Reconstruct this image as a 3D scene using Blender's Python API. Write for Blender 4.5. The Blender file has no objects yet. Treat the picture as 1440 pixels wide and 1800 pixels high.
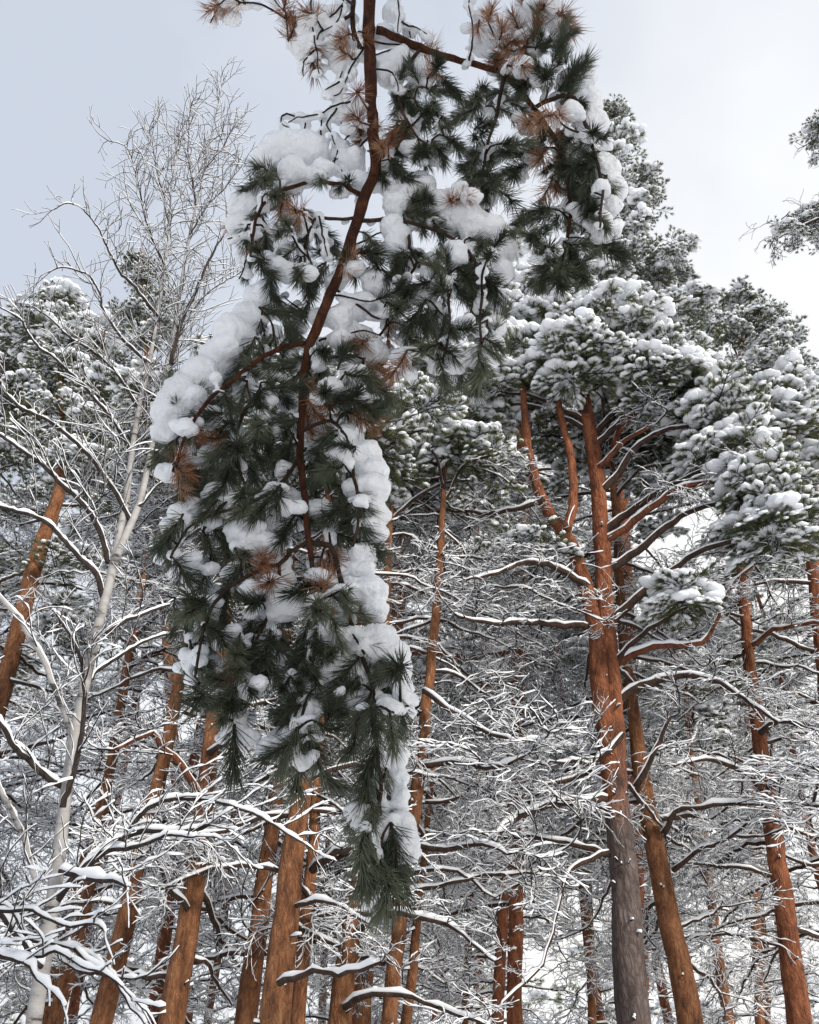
import bpy, bmesh, math
import numpy as np
from mathutils import Vector, Matrix

SC = bpy.context.scene
COL = SC.collection
R = math.radians

# ------------------------------------------------------------------ camera, sky, sun, exposure
PITCH = R(33.0)
EYE = np.array([0.0, 0.0, 1.6])
cam_d = bpy.data.cameras.new('camera')
cam = bpy.data.objects.new('camera', cam_d)
COL.objects.link(cam)
cam.location = EYE
cam.rotation_euler = (math.pi / 2 + PITCH, 0, 0)
cam_d.sensor_fit = 'HORIZONTAL'
cam_d.sensor_width = 36.0
cam_d.lens = 36.0
cam_d.clip_start = 0.05
cam_d.clip_end = 2000
SC.camera = cam

SUN_EL, SUN_ROT = R(31), R(140)
world = bpy.data.worlds.new('World')
SC.world = world
world.use_nodes = True
nt = world.node_tree
nt.nodes.clear()
w_out = nt.nodes.new('ShaderNodeOutputWorld')
w_bg = nt.nodes.new('ShaderNodeBackground')
w_bg.inputs['Strength'].default_value = 0.1
w_sky = nt.nodes.new('ShaderNodeTexSky')
w_sky.sky_type = 'NISHITA'
w_sky.sun_disc = False
w_sky.sun_elevation = SUN_EL
w_sky.sun_rotation = SUN_ROT
w_sky.dust_density = 3.0
w_tc = nt.nodes.new('ShaderNodeTexCoord')
w_n = nt.nodes.new('ShaderNodeTexNoise')
w_n.inputs['Scale'].default_value = 1.3
w_n.inputs['Detail'].default_value = 5
w_n.inputs['Roughness'].default_value = 0.5
w_r = nt.nodes.new('ShaderNodeValToRGB')
w_r.color_ramp.elements[0].position = 0.30
w_r.color_ramp.elements[0].color = (4.9, 5.3, 6.05, 1)
w_r.color_ramp.elements[1].position = 0.76
w_r.color_ramp.elements[1].color = (9.0, 8.95, 8.8, 1)
w_m = nt.nodes.new('ShaderNodeMix')
w_m.data_type = 'RGBA'
w_m.inputs[0].default_value = 0.88
nt.links.new(w_tc.outputs['Generated'], w_n.inputs['Vector'])
w_dot = nt.nodes.new('ShaderNodeVectorMath')
w_dot.operation = 'DOT_PRODUCT'
w_dot.inputs[1].default_value = (0.86, 0.42, -0.28)
nt.links.new(w_tc.outputs['Generated'], w_dot.inputs[0])
w_ma = nt.nodes.new('ShaderNodeMath')
w_ma.operation = 'MULTIPLY_ADD'
w_ma.inputs[1].default_value = 0.42
w_ma2 = nt.nodes.new('ShaderNodeMath')
w_ma2.operation = 'MULTIPLY_ADD'
w_ma2.inputs[1].default_value = 1.05
w_ma2.inputs[2].default_value = -0.07
nt.links.new(w_dot.outputs['Value'], w_ma.inputs[0])
nt.links.new(w_n.outputs['Fac'], w_ma2.inputs[0])
nt.links.new(w_ma2.outputs[0], w_ma.inputs[2])
nt.links.new(w_ma.outputs[0], w_r.inputs['Fac'])
nt.links.new(w_sky.outputs['Color'], w_m.inputs[6])
nt.links.new(w_r.outputs['Color'], w_m.inputs[7])
nt.links.new(w_m.outputs[2], w_bg.inputs['Color'])
nt.links.new(w_bg.outputs['Background'], w_out.inputs['Surface'])

sun_d = bpy.data.lights.new('sun', 'SUN')
sun_d.energy = 3.2
sun_d.angle = R(11)
sun_d.color = (1.0, 0.93, 0.82)
sun = bpy.data.objects.new('sun', sun_d)
COL.objects.link(sun)
sdir = Vector((math.sin(SUN_ROT) * math.cos(SUN_EL), math.cos(SUN_ROT) * math.cos(SUN_EL), math.sin(SUN_EL)))
sun.rotation_euler = (-sdir).to_track_quat('-Z', 'Y').to_euler()

SC.view_settings.view_transform = 'Standard'
SC.view_settings.look = 'None'
SC.view_settings.exposure = 0.5
SC.view_settings.gamma = 1.0
SC.view_settings.use_curve_mapping = False
SC.render.engine = 'CYCLES'
SC.cycles.max_bounces = 5
SC.cycles.diffuse_bounces = 3
SC.cycles.transmission_bounces = 4
SC.cycles.use_denoising = True

# ------------------------------------------------------------------ small helpers
CP, SP = math.cos(PITCH), math.sin(PITCH)
F = 1440.0


def ray(px, py):
    x = (px - 720.0) / F
    y = (900.0 - py) / F
    return np.array([x, CP - y * SP, SP + y * CP])


def at(px, py, Y):
    """the point of the place that the photograph shows at px,py, standing Y metres ahead of the viewer"""
    d = ray(px, py)
    return EYE + d * (Y / d[1])


def atd(px, py, depth):
    return EYE + ray(px, py) * depth


def pxm(w, py, Y):
    """metres spanned by w photo pixels at row py, Y metres ahead"""
    return w / F * Y / ray(720, py)[1]


def unit(v):
    return v / (np.linalg.norm(v) + 1e-12)


def resample(P, step, extra=None):
    """Catmull-Rom through P, about one point every step metres; extra = values carried along"""
    P = np.asarray(P, float)
    E = None if extra is None else np.asarray(extra, float)
    out, oe = [], []
    n = len(P)
    for i in range(n - 1):
        p0, p1, p2, p3 = P[max(i - 1, 0)], P[i], P[i + 1], P[min(i + 2, n - 1)]
        m = max(1, int(round(np.linalg.norm(p2 - p1) / step)))
        for k in range(m):
            t = k / m
            out.append(0.5 * ((2 * p1) + (-p0 + p2) * t + (2 * p0 - 5 * p1 + 4 * p2 - p3) * t * t
                              + (-p0 + 3 * p1 - 3 * p2 + p3) * t ** 3))
            if E is not None:
                oe.append(E[i] * (1 - t) + E[i + 1] * t)
    out.append(P[-1])
    if E is None:
        return np.array(out)
    oe.append(E[-1])
    return np.array(out), np.array(oe)


class MB:
    """collects tubes, ridges of snow, blobs and needles; build() links ONE mesh"""

    def __init__(self):
        self.v, self.q, self.t, self.qm, self.tm, self.n = [], [], [], [], [], 0

    def add(self, v, q=None, t=None, mat=0):
        if q is not None and len(q):
            self.q.append(np.asarray(q) + self.n)
            self.qm.append(np.full(len(q), mat))
        if t is not None and len(t):
            self.t.append(np.asarray(t) + self.n)
            self.tm.append(np.full(len(t), mat))
        self.v.append(np.asarray(v, float))
        self.n += len(v)

    def loft(self, rings, mat=0, cap=True):
        n, k = rings.shape[0], rings.shape[1]
        a = np.arange(n - 1)[:, None] * k
        j = np.arange(k)[None, :]
        j2 = (j + 1) % k
        q = np.stack([a + j, a + j2, a + k + j2, a + k + j], -1).reshape(-1, 4)
        t = None
        v = rings.reshape(-1, 3)
        if cap:
            v = np.vstack([v, rings[0].mean(0), rings[-1].mean(0)])
            c0, c1 = n * k, n * k + 1
            jj = np.arange(k)
            t = np.vstack([np.stack([np.full(k, c0), (jj + 1) % k, jj], -1),
                           np.stack([np.full(k, c1), (n - 1) * k + jj, (n - 1) * k + (jj + 1) % k], -1)])
        self.add(v, q, t, mat)

    def tube(self, P, r, k=5, mat=0, rough=0.0, rng=None, cap=True):
        P = np.asarray(P, float)
        r = np.broadcast_to(np.asarray(r, float), (len(P),))
        T = np.gradient(P, axis=0)
        T /= np.linalg.norm(T, axis=1)[:, None] + 1e-12
        m = np.abs(T).mean(0)
        ref = np.zeros(3)
        ref[int(np.argmin(m))] = 1
        U = np.cross(T, ref)
        U /= np.linalg.norm(U, axis=1)[:, None] + 1e-12
        W = np.cross(T, U)
        a = np.arange(k) / k * 2 * math.pi
        rr = np.repeat(r[:, None], k, 1)
        if rough and rng is not None:
            nz = rng.normal(0, 1, (len(P), k))
            nz = (nz + np.roll(nz, 1, 1) + np.roll(nz, 1, 0)) / 1.7
            rr = rr * (1 + rough * nz)
        rings = P[:, None, :] + rr[..., None] * (np.cos(a)[None, :, None] * U[:, None, :] + np.sin(a)[None, :, None] * W[:, None, :])
        self.loft(rings, mat, cap)

    def snow(self, P, r, t0, rng, k=6, mat=0, lump=0.35, gap=0.08, step_noise=1):
        """snow lying on the upper side of a twig"""
        P = np.asarray(P, float)
        n = len(P)
        if n < 2:
            return
        r = np.broadcast_to(np.asarray(r, float), (n,))
        T = np.gradient(P, axis=0)
        T /= np.linalg.norm(T, axis=1)[:, None] + 1e-12
        h = np.clip(1.08 - np.abs(T[:, 2]) ** 2.2 * 1.12, 0, 1)
        nz = 1 + lump * rng.normal(0, 1, n)
        nz[rng.random(n) < gap] *= 0.3
        t = np.clip(t0 * h * np.clip(nz, 0.15, 2.0) * np.minimum(1.0, 0.6 + r * 20), 0.0004, None)
        t[0] *= 0.5
        t[-1] *= 0.75
        up = np.array([0, 0, 1.0])
        N = up[None] - T * T[:, 2:3]
        N /= np.linalg.norm(N, axis=1)[:, None] + 1e-6
        S = np.cross(T, N)
        c = P + N * (r * 0.55 + t * 0.42)[:, None]
        w = r * 0.86 + t * 0.20
        hh = t * 0.6 + r * 0.15
        flat = (h < 0.04)
        w = np.where(flat, 0.0004, w)
        hh = np.where(flat, 0.0004, hh)
        a = np.arange(k) / k * 2 * math.pi + 0.3
        rings = c[:, None, :] + w[:, None, None] * np.cos(a)[None, :, None] * S[:, None, :] + hh[:, None, None] * np.sin(a)[None, :, None] * N[:, None, :]
        self.loft(rings, mat, True)

    def build(self, name, mats, parent=None, origin=None, smooth=True, link=True):
        me = bpy.data.meshes.new(name)
        v = np.vstack(self.v)
        if origin is not None:
            v = v - np.asarray(origin)[None]
        q = np.vstack(self.q) if self.q else np.zeros((0, 4), int)
        t = np.vstack(self.t) if self.t else np.zeros((0, 3), int)
        me.vertices.add(len(v))
        me.vertices.foreach_set('co', v.astype(np.float32).ravel())
        loops = np.concatenate([q.ravel(), t.ravel()]).astype(np.int32)
        me.loops.add(len(loops))
        me.loops.foreach_set('vertex_index', loops)
        me.polygons.add(len(q) + len(t))
        ls = np.concatenate([np.arange(len(q)) * 4, len(q) * 4 + np.arange(len(t)) * 3]).astype(np.int32)
        me.polygons.foreach_set('loop_start', ls)
        mi = np.concatenate(self.qm + self.tm) if (self.qm or self.tm) else np.zeros(0)
        me.polygons.foreach_set('material_index', mi.astype(np.int32))
        me.polygons.foreach_set('use_smooth', np.full(len(q) + len(t), smooth))
        for m in mats:
            me.materials.append(m)
        me.update(calc_edges=True)
        o = bpy.data.objects.new(name, me)
        if link:
            COL.objects.link(o)
        if parent is not None:
            o.parent = parent
        return o


def empty(name, loc, label, cat, group=None):
    o = bpy.data.objects.new(name, None)
    COL.objects.link(o)
    o.location = loc
    o.empty_display_size = 0.3
    o['label'] = label
    o['category'] = cat
    if group:
        o['group'] = group
    return o


# ------------------------------------------------------------------ materials
def new_mat(name):
    m = bpy.data.materials.new(name)
    m.use_nodes = True
    n = m.node_tree.nodes
    n.clear()
    return m, n, m.node_tree.links


def ramp(n, stops):
    r = n.new('ShaderNodeValToRGB')
    e = r.color_ramp.elements
    while len(e) > 1:
        e.remove(e[-1])
    e[0].position, e[0].color = stops[0][0], (*stops[0][1], 1)
    for p, c in stops[1:]:
        x = e.new(p)
        x.color = (*c, 1)
    return r


def mat_snow(name, bump=0.25, scale=60.0, trans=0.3):
    m, n, l = new_mat(name)
    o = n.new('ShaderNodeOutputMaterial')
    d = n.new('ShaderNodeBsdfDiffuse')
    t = n.new('ShaderNodeBsdfTranslucent')
    mx = n.new('ShaderNodeMixShader')
    d.inputs['Color'].default_value = (0.90, 0.915, 0.94, 1)
    t.inputs['Color'].default_value = (0.86, 0.90, 0.96, 1)
    mx.inputs[0].default_value = trans
    l.new(d.outputs[0], mx.inputs[1])
    l.new(t.outputs[0], mx.inputs[2])
    if bump:
        tc = n.new('ShaderNodeTexCoord')
        nz = n.new('ShaderNodeTexNoise')
        nz.inputs['Scale'].default_value = scale
        nz.inputs['Detail'].default_value = 6
        nz.inputs['Roughness'].default_value = 0.6
        b = n.new('ShaderNodeBump')
        b.inputs['Strength'].default_value = bump
        b.inputs['Distance'].default_value = 0.02
        l.new(tc.outputs['Object'], nz.inputs['Vector'])
        l.new(nz.outputs['Fac'], b.inputs['Height'])
        l.new(b.outputs[0], d.inputs['Normal'])
        l.new(b.outputs[0], t.inputs['Normal'])
    l.new(mx.outputs[0], o.inputs['Surface'])
    return m


def mat_bark(name, cols, zscale=0.42, scale=13.0, bump=0.8, low=None):
    """cols dark>mid>light; low=(cols, z0, z1): other bark below z1 fading from z0"""
    m, n, l = new_mat(name)
    o = n.new('ShaderNodeOutputMaterial')
    p = n.new('ShaderNodeBsdfPrincipled')
    p.inputs['Roughness'].default_value = 0.9
    p.inputs['Specular IOR Level'].default_value = 0.2
    tc = n.new('ShaderNodeTexCoord')
    oi = n.new('ShaderNodeObjectInfo')
    ad = n.new('ShaderNodeVectorMath')
    ad.operation = 'ADD'
    mulr = n.new('ShaderNodeVectorMath')
    mulr.operation = 'SCALE'
    mulr.inputs['Scale'].default_value = 31.0
    cmb = n.new('ShaderNodeCombineXYZ')
    for k in range(3):
        l.new(oi.outputs['Random'], cmb.inputs[k])
    l.new(cmb.outputs[0], mulr.inputs[0])
    l.new(tc.outputs['Object'], ad.inputs[0])
    l.new(mulr.outputs[0], ad.inputs[1])
    mp = n.new('ShaderNodeMapping')
    mp.inputs['Scale'].default_value = (1, 1, zscale)
    l.new(ad.outputs[0], mp.inputs['Vector'])
    nz = n.new('ShaderNodeTexNoise')
    nz.inputs['Scale'].default_value = scale
    nz.inputs['Detail'].default_value = 9
    nz.inputs['Roughness'].default_value = 0.68
    nz.inputs['Distortion'].default_value = 0.4
    l.new(mp.outputs[0], nz.inputs['Vector'])
    vo = n.new('ShaderNodeTexVoronoi')
    vo.feature = 'DISTANCE_TO_EDGE'
    vo.inputs['Scale'].default_value = scale * 2.4
    wob = n.new('ShaderNodeVectorMath')
    wob.operation = 'MULTIPLY_ADD'
    wob.inputs[1].default_value = (0.09, 0.09, 0.09)
    l.new(nz.outputs['Color'], wob.inputs[0])
    l.new(mp.outputs[0], wob.inputs[2])
    l.new(wob.outputs[0], vo.inputs['Vector'])
    r = ramp(n, [(0.30, cols[0]), (0.5, cols[1]), (0.72, cols[2])])
    l.new(nz.outputs['Fac'], r.inputs['Fac'])
    colr = r.outputs['Color']
    if low is not None:
        r2 = ramp(n, [(0.30, low[0][0]), (0.5, low[0][1]), (0.72, low[0][2])])
        l.new(nz.outputs['Fac'], r2.inputs['Fac'])
        sx = n.new('ShaderNodeSeparateXYZ')
        l.new(tc.outputs['Object'], sx.inputs[0])
        jz = n.new('ShaderNodeMath')
        jz.operation = 'MULTIPLY_ADD'
        jz.inputs[1].default_value = 1.6
        l.new(nz.outputs['Fac'], jz.inputs[0])
        l.new(sx.outputs['Z'], jz.inputs[2])
        mr = n.new('ShaderNodeMapRange')
        mr.inputs['From Min'].default_value = low[1] + 0.8
        mr.inputs['From Max'].default_value = low[2] + 0.8
        l.new(jz.outputs[0], mr.inputs['Value'])
        mx = n.new('ShaderNodeMix')
        mx.data_type = 'RGBA'
        l.new(mr.outputs[0], mx.inputs[0])
        l.new(r2.outputs['Color'], mx.inputs[6])
        l.new(colr, mx.inputs[7])
        colr = mx.outputs[2]
    # cracks between the plates of bark
    cr = ramp(n, [(0.0, (0.35, 0.33, 0.33)), (0.10, (1, 1, 1))])
    l.new(vo.outputs['Distance'], cr.inputs['Fac'])
    mu = n.new('ShaderNodeMix')
    mu.data_type = 'RGBA'
    mu.blend_type = 'MULTIPLY'
    mu.inputs[0].default_value = 0.55
    l.new(colr, mu.inputs[6])
    l.new(cr.outputs['Color'], mu.inputs[7])
    l.new(mu.outputs[2], p.inputs['Base Color'])
    hb = n.new('ShaderNodeMath')
    hb.operation = 'MULTIPLY_ADD'
    hb.inputs[1].default_value = 1.5
    l.new(vo.outputs['Distance'], hb.inputs[0])
    l.new(nz.outputs['Fac'], hb.inputs[2])
    b = n.new('ShaderNodeBump')
    b.inputs['Strength'].default_value = bump
    b.inputs['Distance'].default_value = 0.03
    l.new(hb.outputs[0], b.inputs['Height'])
    l.new(b.outputs[0], p.inputs['Normal'])
    l.new(p.outputs[0], o.inputs['Surface'])
    return m


def mat_birch(name):
    m, n, l = new_mat(name)
    o = n.new('ShaderNodeOutputMaterial')
    p = n.new('ShaderNodeBsdfPrincipled')
    p.inputs['Roughness'].default_value = 0.75
    tc = n.new('ShaderNodeTexCoord')
    mp = n.new('ShaderNodeMapping')
    mp.inputs['Scale'].default_value = (4, 4, 15)
    l.new(tc.outputs['Object'], mp.inputs['Vector'])
    nz = n.new('ShaderNodeTexNoise')
    nz.inputs['Scale'].default_value = 1.0
    nz.inputs['Detail'].default_value = 6
    nz.inputs['Roughness'].default_value = 0.65
    l.new(mp.outputs[0], nz.inputs['Vector'])
    r = ramp(n, [(0.385, (0.03, 0.027, 0.025)), (0.405, (0.13, 0.115, 0.105)), (0.44, (0.23, 0.22, 0.215)), (0.7, (0.33, 0.32, 0.315))])
    l.new(nz.outputs['Fac'], r.inputs['Fac'])
    n2 = n.new('ShaderNodeTexNoise')
    n2.inputs['Scale'].default_value = 3.2
    n2.inputs['Detail'].default_value = 7
    l.new(tc.outputs['Object'], n2.inputs['Vector'])
    r2 = ramp(n, [(0.34, (0.22, 0.2, 0.18)), (0.48, (1, 1, 1))])
    l.new(n2.outputs['Fac'], r2.inputs['Fac'])
    mu = n.new('ShaderNodeMix')
    mu.data_type = 'RGBA'
    mu.blend_type = 'MULTIPLY'
    mu.inputs[0].default_value = 0.8
    l.new(r.outputs['Color'], mu.inputs[6])
    l.new(r2.outputs['Color'], mu.inputs[7])
    l.new(mu.outputs[2], p.inputs['Base Color'])
    b = n.new('ShaderNodeBump')
    b.inputs['Strength'].default_value = 0.4
    b.inputs['Distance'].default_value = 0.01
    l.new(nz.outputs['Fac'], b.inputs['Height'])
    l.new(b.outputs[0], p.inputs['Normal'])
    l.new(p.outputs[0], o.inputs['Surface'])
    return m


def mat_needle(name, c0, c1, c2, trans=0.25, rough=0.45):
    m, n, l = new_mat(name)
    o = n.new('ShaderNodeOutputMaterial')
    p = n.new('ShaderNodeBsdfPrincipled')
    p.inputs['Roughness'].default_value = rough
    p.inputs['Specular IOR Level'].default_value = 0.4
    t = n.new('ShaderNodeBsdfTranslucent')
    mx = n.new('ShaderNodeMixShader')
    mx.inputs[0].default_value = trans
    oi = n.new('ShaderNodeObjectInfo')
    tc = n.new('ShaderNodeTexCoord')
    nz = n.new('ShaderNodeTexNoise')
    nz.inputs['Scale'].default_value = 38
    nz.inputs['Detail'].default_value = 2
    l.new(tc.outputs['Object'], nz.inputs['Vector'])
    ma = n.new('ShaderNodeMath')
    ma.operation = 'MULTIPLY_ADD'
    ma.inputs[1].default_value = 0.5
    l.new(oi.outputs['Random'], ma.inputs[0])
    hm = n.new('ShaderNodeMath')
    hm.operation = 'MULTIPLY'
    hm.inputs[1].default_value = 0.6
    l.new(nz.outputs['Fac'], hm.inputs[0])
    l.new(hm.outputs[0], ma.inputs[2])
    r = ramp(n, [(0.15, c0), (0.5, c1), (0.8, c2)])
    l.new(ma.outputs[0], r.inputs['Fac'])
    l.new(r.outputs['Color'], p.inputs['Base Color'])
    l.new(r.outputs['Color'], t.inputs['Color'])
    l.new(p.outputs[0], mx.inputs[1])
    l.new(t.outputs[0], mx.inputs[2])
    l.new(mx.outputs[0], o.inputs['Surface'])
    return m


M_SNOW = mat_snow('snow_near', 0.5, 110)
M_SNOWF = mat_snow('snow_on_twigs', 0.0)
M_GROUND = mat_snow('snow_ground', 0.5, 3.0, 0.0)
ORANGE = ((0.045, 0.021, 0.013), (0.205, 0.088, 0.041), (0.38, 0.19, 0.095))
RUST = ((0.042, 0.018, 0.012), (0.205, 0.072, 0.034), (0.36, 0.145, 0.07))
GREY = ((0.035, 0.028, 0.027), (0.095, 0.072, 0.066), (0.17, 0.135, 0.125))
M_ORANGE = mat_bark('bark_orange', ORANGE)
M_RUST = mat_bark('bark_rust', RUST)
M_GREYLOW = mat_bark('bark_grey_below', RUST, low=(GREY, 3.2, 4.3), scale=8, bump=0.9)
M_LIMB = mat_bark('bark_limb', ((0.02, 0.014, 0.011), (0.06, 0.036, 0.026), (0.11, 0.06, 0.04)), scale=14)
M_LIMBRED = mat_bark('bark_limb_red', ((0.05, 0.021, 0.013), (0.16, 0.055, 0.027), (0.25, 0.095, 0.045)), scale=14)
M_TWIG = mat_bark('bark_twig', ((0.012, 0.010, 0.009), (0.026, 0.020, 0.018), (0.055, 0.042, 0.036)), scale=20)
M_STEM = mat_bark('bark_bough', ((0.03, 0.012, 0.008), (0.15, 0.05, 0.024), (0.30, 0.12, 0.058)), scale=42, zscale=0.5, bump=1.0)
M_BIRCH = mat_birch('birch_bark')
M_BTWIG = mat_bark('birch_twig', ((0.018, 0.014, 0.013), (0.05, 0.038, 0.034), (0.10, 0.08, 0.07)), scale=20)
M_NEEDLE = mat_needle('needles_green', (0.030, 0.040, 0.026), (0.072, 0.088, 0.056), (0.18, 0.20, 0.135), 0.34, 0.34)
M_NBROWN = mat_needle('needles_brown', (0.20, 0.085, 0.04), (0.38, 0.18, 0.09), (0.52, 0.31, 0.19), 0.4)
M_NFAR = mat_needle('needles_crown', (0.040, 0.050, 0.022), (0.085, 0.097, 0.042), (0.15, 0.155, 0.070), 0.35)

# ------------------------------------------------------------------ ground
rg = np.random.default_rng(5)
xs = np.concatenate([np.linspace(-400, -30, 16), np.linspace(-28, 28, 57), np.linspace(30, 400, 16)])
ys = np.concatenate([np.linspace(-400, -12, 14), np.linspace(-10, 60, 71), np.linspace(65, 400, 16)])
gx, gy = np.meshgrid(xs, ys)
gz = 0.10 * np.sin(gx * 0.9 + 1.3) * np.sin(gy * 0.7) + 0.06 * np.sin(gx * 2.1 + gy * 1.3) + rg.normal(0, 0.015, gx.shape)
gv = np.stack([gx, gy, gz], -1).reshape(-1, 3)
nx, ny = len(xs), len(ys)
ii = (np.arange(ny - 1)[:, None] * nx + np.arange(nx - 1)[None]).ravel()
mb = MB()
mb.add(gv, np.stack([ii, ii + 1, ii + nx + 1, ii + nx], -1))
g = mb.build('ground', [M_GROUND])
g['kind'] = 'structure'
g['label'] = 'deep white snow covering the forest floor'

# ------------------------------------------------------------------ growing twigs
def grow(rng, p, d, L, r, order, maxorder, step, out, kink=0.26, droop=0.02, dens=0.75, flat=0.5, ang=(32, 72), shrink=(0.35, 0.7), lift=0.0):
    n = max(2, int(round(L / step)))
    p = np.array(p, float)
    d = unit(np.array(d, float))
    pts = [p.copy()]
    side = 1 if rng.random() < 0.5 else -1
    w = rng.normal(0, kink, 3)
    for i in range(n):
        w = 0.55 * w + rng.normal(0, kink * 0.8, 3) - 0.12 * w
        d = unit(d + w * np.array([1, 1, flat]) + np.array([0, 0, lift - droop]))
        p = p + d * step
        pts.append(p.copy())
        f = (i + 1) / n
        if order < maxorder and f < 0.97 and rng.random() < dens:
            a = math.radians(rng.uniform(*ang)) * side
            side = -side if rng.random() < 0.8 else side
            ca, sa = math.cos(a), math.sin(a)
            cd = np.array([d[0] * ca - d[1] * sa, d[0] * sa + d[1] * ca, d[2] + rng.normal(0, 0.25) + lift * 2])
            cl = L * (1.05 - f * 0.75) * rng.uniform(*shrink)
            if cl > step * 1.6:
                grow(rng, p, cd, cl, r * (1 - 0.55 * f) * 0.7, order + 1, maxorder, step, out, kink, droop, dens, flat, ang, shrink, lift)
    rad = np.linspace(r, max(0.0026, r * 0.55), len(pts))
    out.append((np.array(pts), rad))


def curly(P, rng, amp):
    """gives a limb its small bends"""
    n = len(P)
    w = np.cumsum(rng.normal(0, amp, (n, 3)), 0)
    w = w - np.linspace(0, 1, n)[:, None] * w[-1][None]
    return P + w


# libraries whose copies fill the twig work and the crowns (never linked to the scene themselves)
LIB_T = bpy.data.collections.new('library_twigs')
LIB_F = bpy.data.collections.new('library_foliage')
LIB_G = bpy.data.collections.new('library_far')
N_TW = 14
for i in range(N_TW):
    rng = np.random.default_rng(100 + i)
    out = []
    el = rng.uniform(-0.25, 0.35)
    grow(rng, (0, 0, 0), (math.cos(el), 0, math.sin(el)), rng.uniform(0.8, 1.25), 0.0104, 0, 2, 0.05, out, kink=0.26,
         droop=rng.uniform(-0.03, 0.06), dens=0.46, flat=0.75, ang=(30, 80), shrink=(0.4, 0.85))
    mb = MB()
    for P, r in out:
        mb.tube(P, r, 4, 0, cap=False)
        mb.snow(P, r, 0.0185, rng, 5, 1, lump=0.38, gap=0.2)
    o = mb.build('twig_%02d' % i, [M_TWIG, M_SNOWF], link=False)
    LIB_T.objects.link(o)

bm = bmesh.new()
bmesh.ops.create_icosphere(bm, subdivisions=2, radius=1)
ICO_V = np.array([v.co[:] for v in bm.verts])
ICO_T = np.array([[v.index for v in f.verts] for f in bm.faces])
bm.free()
bm = bmesh.new()
bmesh.ops.create_icosphere(bm, subdivisions=1, radius=1)
ICO1_V = np.array([v.co[:] for v in bm.verts])
ICO1_T = np.array([[v.index for v in f.verts] for f in bm.faces])
bm.free()


def blob(mb, c, rad, rng, mat=1, fine=False, under=0.45, bumpy=0.16):
    V = (ICO_V if fine else ICO1_V).copy()
    ph = rng.uniform(0, 6.28, 6)
    s = 1 + bumpy * (np.sin(V[:, 0] * 3 + ph[0]) * np.sin(V[:, 1] * 3.3 + ph[1]) + 0.6 * np.sin(V[:, 2] * 4 + ph[2]) * np.sin(V[:, 0] * 4.4 + ph[3])) + rng.normal(0, bumpy * 0.2, len(V))
    V = V * s[:, None]
    V[:, 2] = np.where(V[:, 2] < 0, V[:, 2] * under, V[:, 2])
    mb.add(V * np.asarray(rad)[None] + np.asarray(c)[None], t=(ICO_T if fine else ICO1_T), mat=mat)


def tuft(mb, p, d, n, L, w, rng, mat=0, spread=0.9):
    d = unit(d)
    dirs = rng.normal(0, 1, (n, 3))
    dirs = dirs / np.linalg.norm(dirs, axis=1)[:, None] * spread + d[None]
    dirs /= np.linalg.norm(dirs, axis=1)[:, None]
    Ls = L * rng.uniform(0.75, 1.15, n)
    base = p[None] - d[None] * rng.uniform(0, L * 0.9, n)[:, None]
    side = np.cross(dirs, rng.normal(0, 1, (n, 3)))
    side /= np.linalg.norm(side, axis=1)[:, None]
    v = np.stack([base - side * w / 2, base + side * w / 2, base + dirs * Ls[:, None]], 1).reshape(-1, 3)
    mb.add(v, t=np.arange(3 * n).reshape(-1, 3), mat=mat)


N_SP = 12   # 0-5 lightly snowed (undersides), 6-11 heavily snowed (tops)
for i in range(N_SP):
    rng = np.random.default_rng(300 + i)
    heavy = i >= 6
    mb = MB()
    ax = np.array([[0, 0, 0], [0.14, 0, 0.03], [0.28, 0.01, 0.05], [0.42, 0.0, 0.04]]) + rng.normal(0, 0.012, (4, 3))
    axr = resample(ax, 0.06)
    mb.tube(axr, np.linspace(0.008, 0.004, len(axr)), 3, 2, cap=False)
    tips = [(axr[-1], unit(axr[-1] - axr[-2]))]
    for k in range(8):
        f = 0.15 + 0.8 * k / 8
        b = axr[int(f * (len(axr) - 1))]
        sgn = 1 if k % 2 else -1
        a = rng.uniform(0.5, 1.2) * sgn
        d = unit(np.array([math.cos(a), math.sin(a), rng.uniform(-0.25, 0.45)]))
        e = b + d * rng.uniform(0.09, 0.19)
        mb.tube(np.array([b, (b + e) / 2 + rng.normal(0, 0.008, 3), e]), [0.005, 0.004, 0.003], 3, 2, cap=False)
        tips.append((e, d))
    for e, d in tips:
        tuft(mb, e + d * 0.03, unit(d + np.array([0, 0, 0.25])), 56, 0.08, 0.0055, rng, 0)
        pr = 0.95 if heavy else 0.72
        if rng.random() < pr:
            s = rng.uniform(0.036, 0.062) if heavy else rng.uniform(0.022, 0.040)
            blob(mb, e + np.array([0, 0, 0.028]) + d * 0.015, (s * 1.3, s * 1.15, s * 0.6), rng, 1, under=0.6, bumpy=0.24)
        if heavy and rng.random() < 0.6:
            s = rng.uniform(0.04, 0.06)
            blob(mb, e - d * 0.07 + np.array([0, 0, 0.03]), (s * 1.3, s, s * 0.55), rng, 1, bumpy=0.24)
    if heavy:
        for k in range(2):
            c = axr[int(rng.uniform(0.3, 0.95) * (len(axr) - 1))]
            s = rng.uniform(0.06, 0.10)
            blob(mb, c + np.array([0, rng.normal(0, 0.03), 0.035]), (s * 1.35, s * 1.1, s * 0.5), rng, 1, bumpy=0.24)
    o = mb.build('sprig_%02d' % i, [M_NFAR, M_SNOWF, M_TWIG], link=False)
    LIB_F.objects.link(o)


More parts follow.
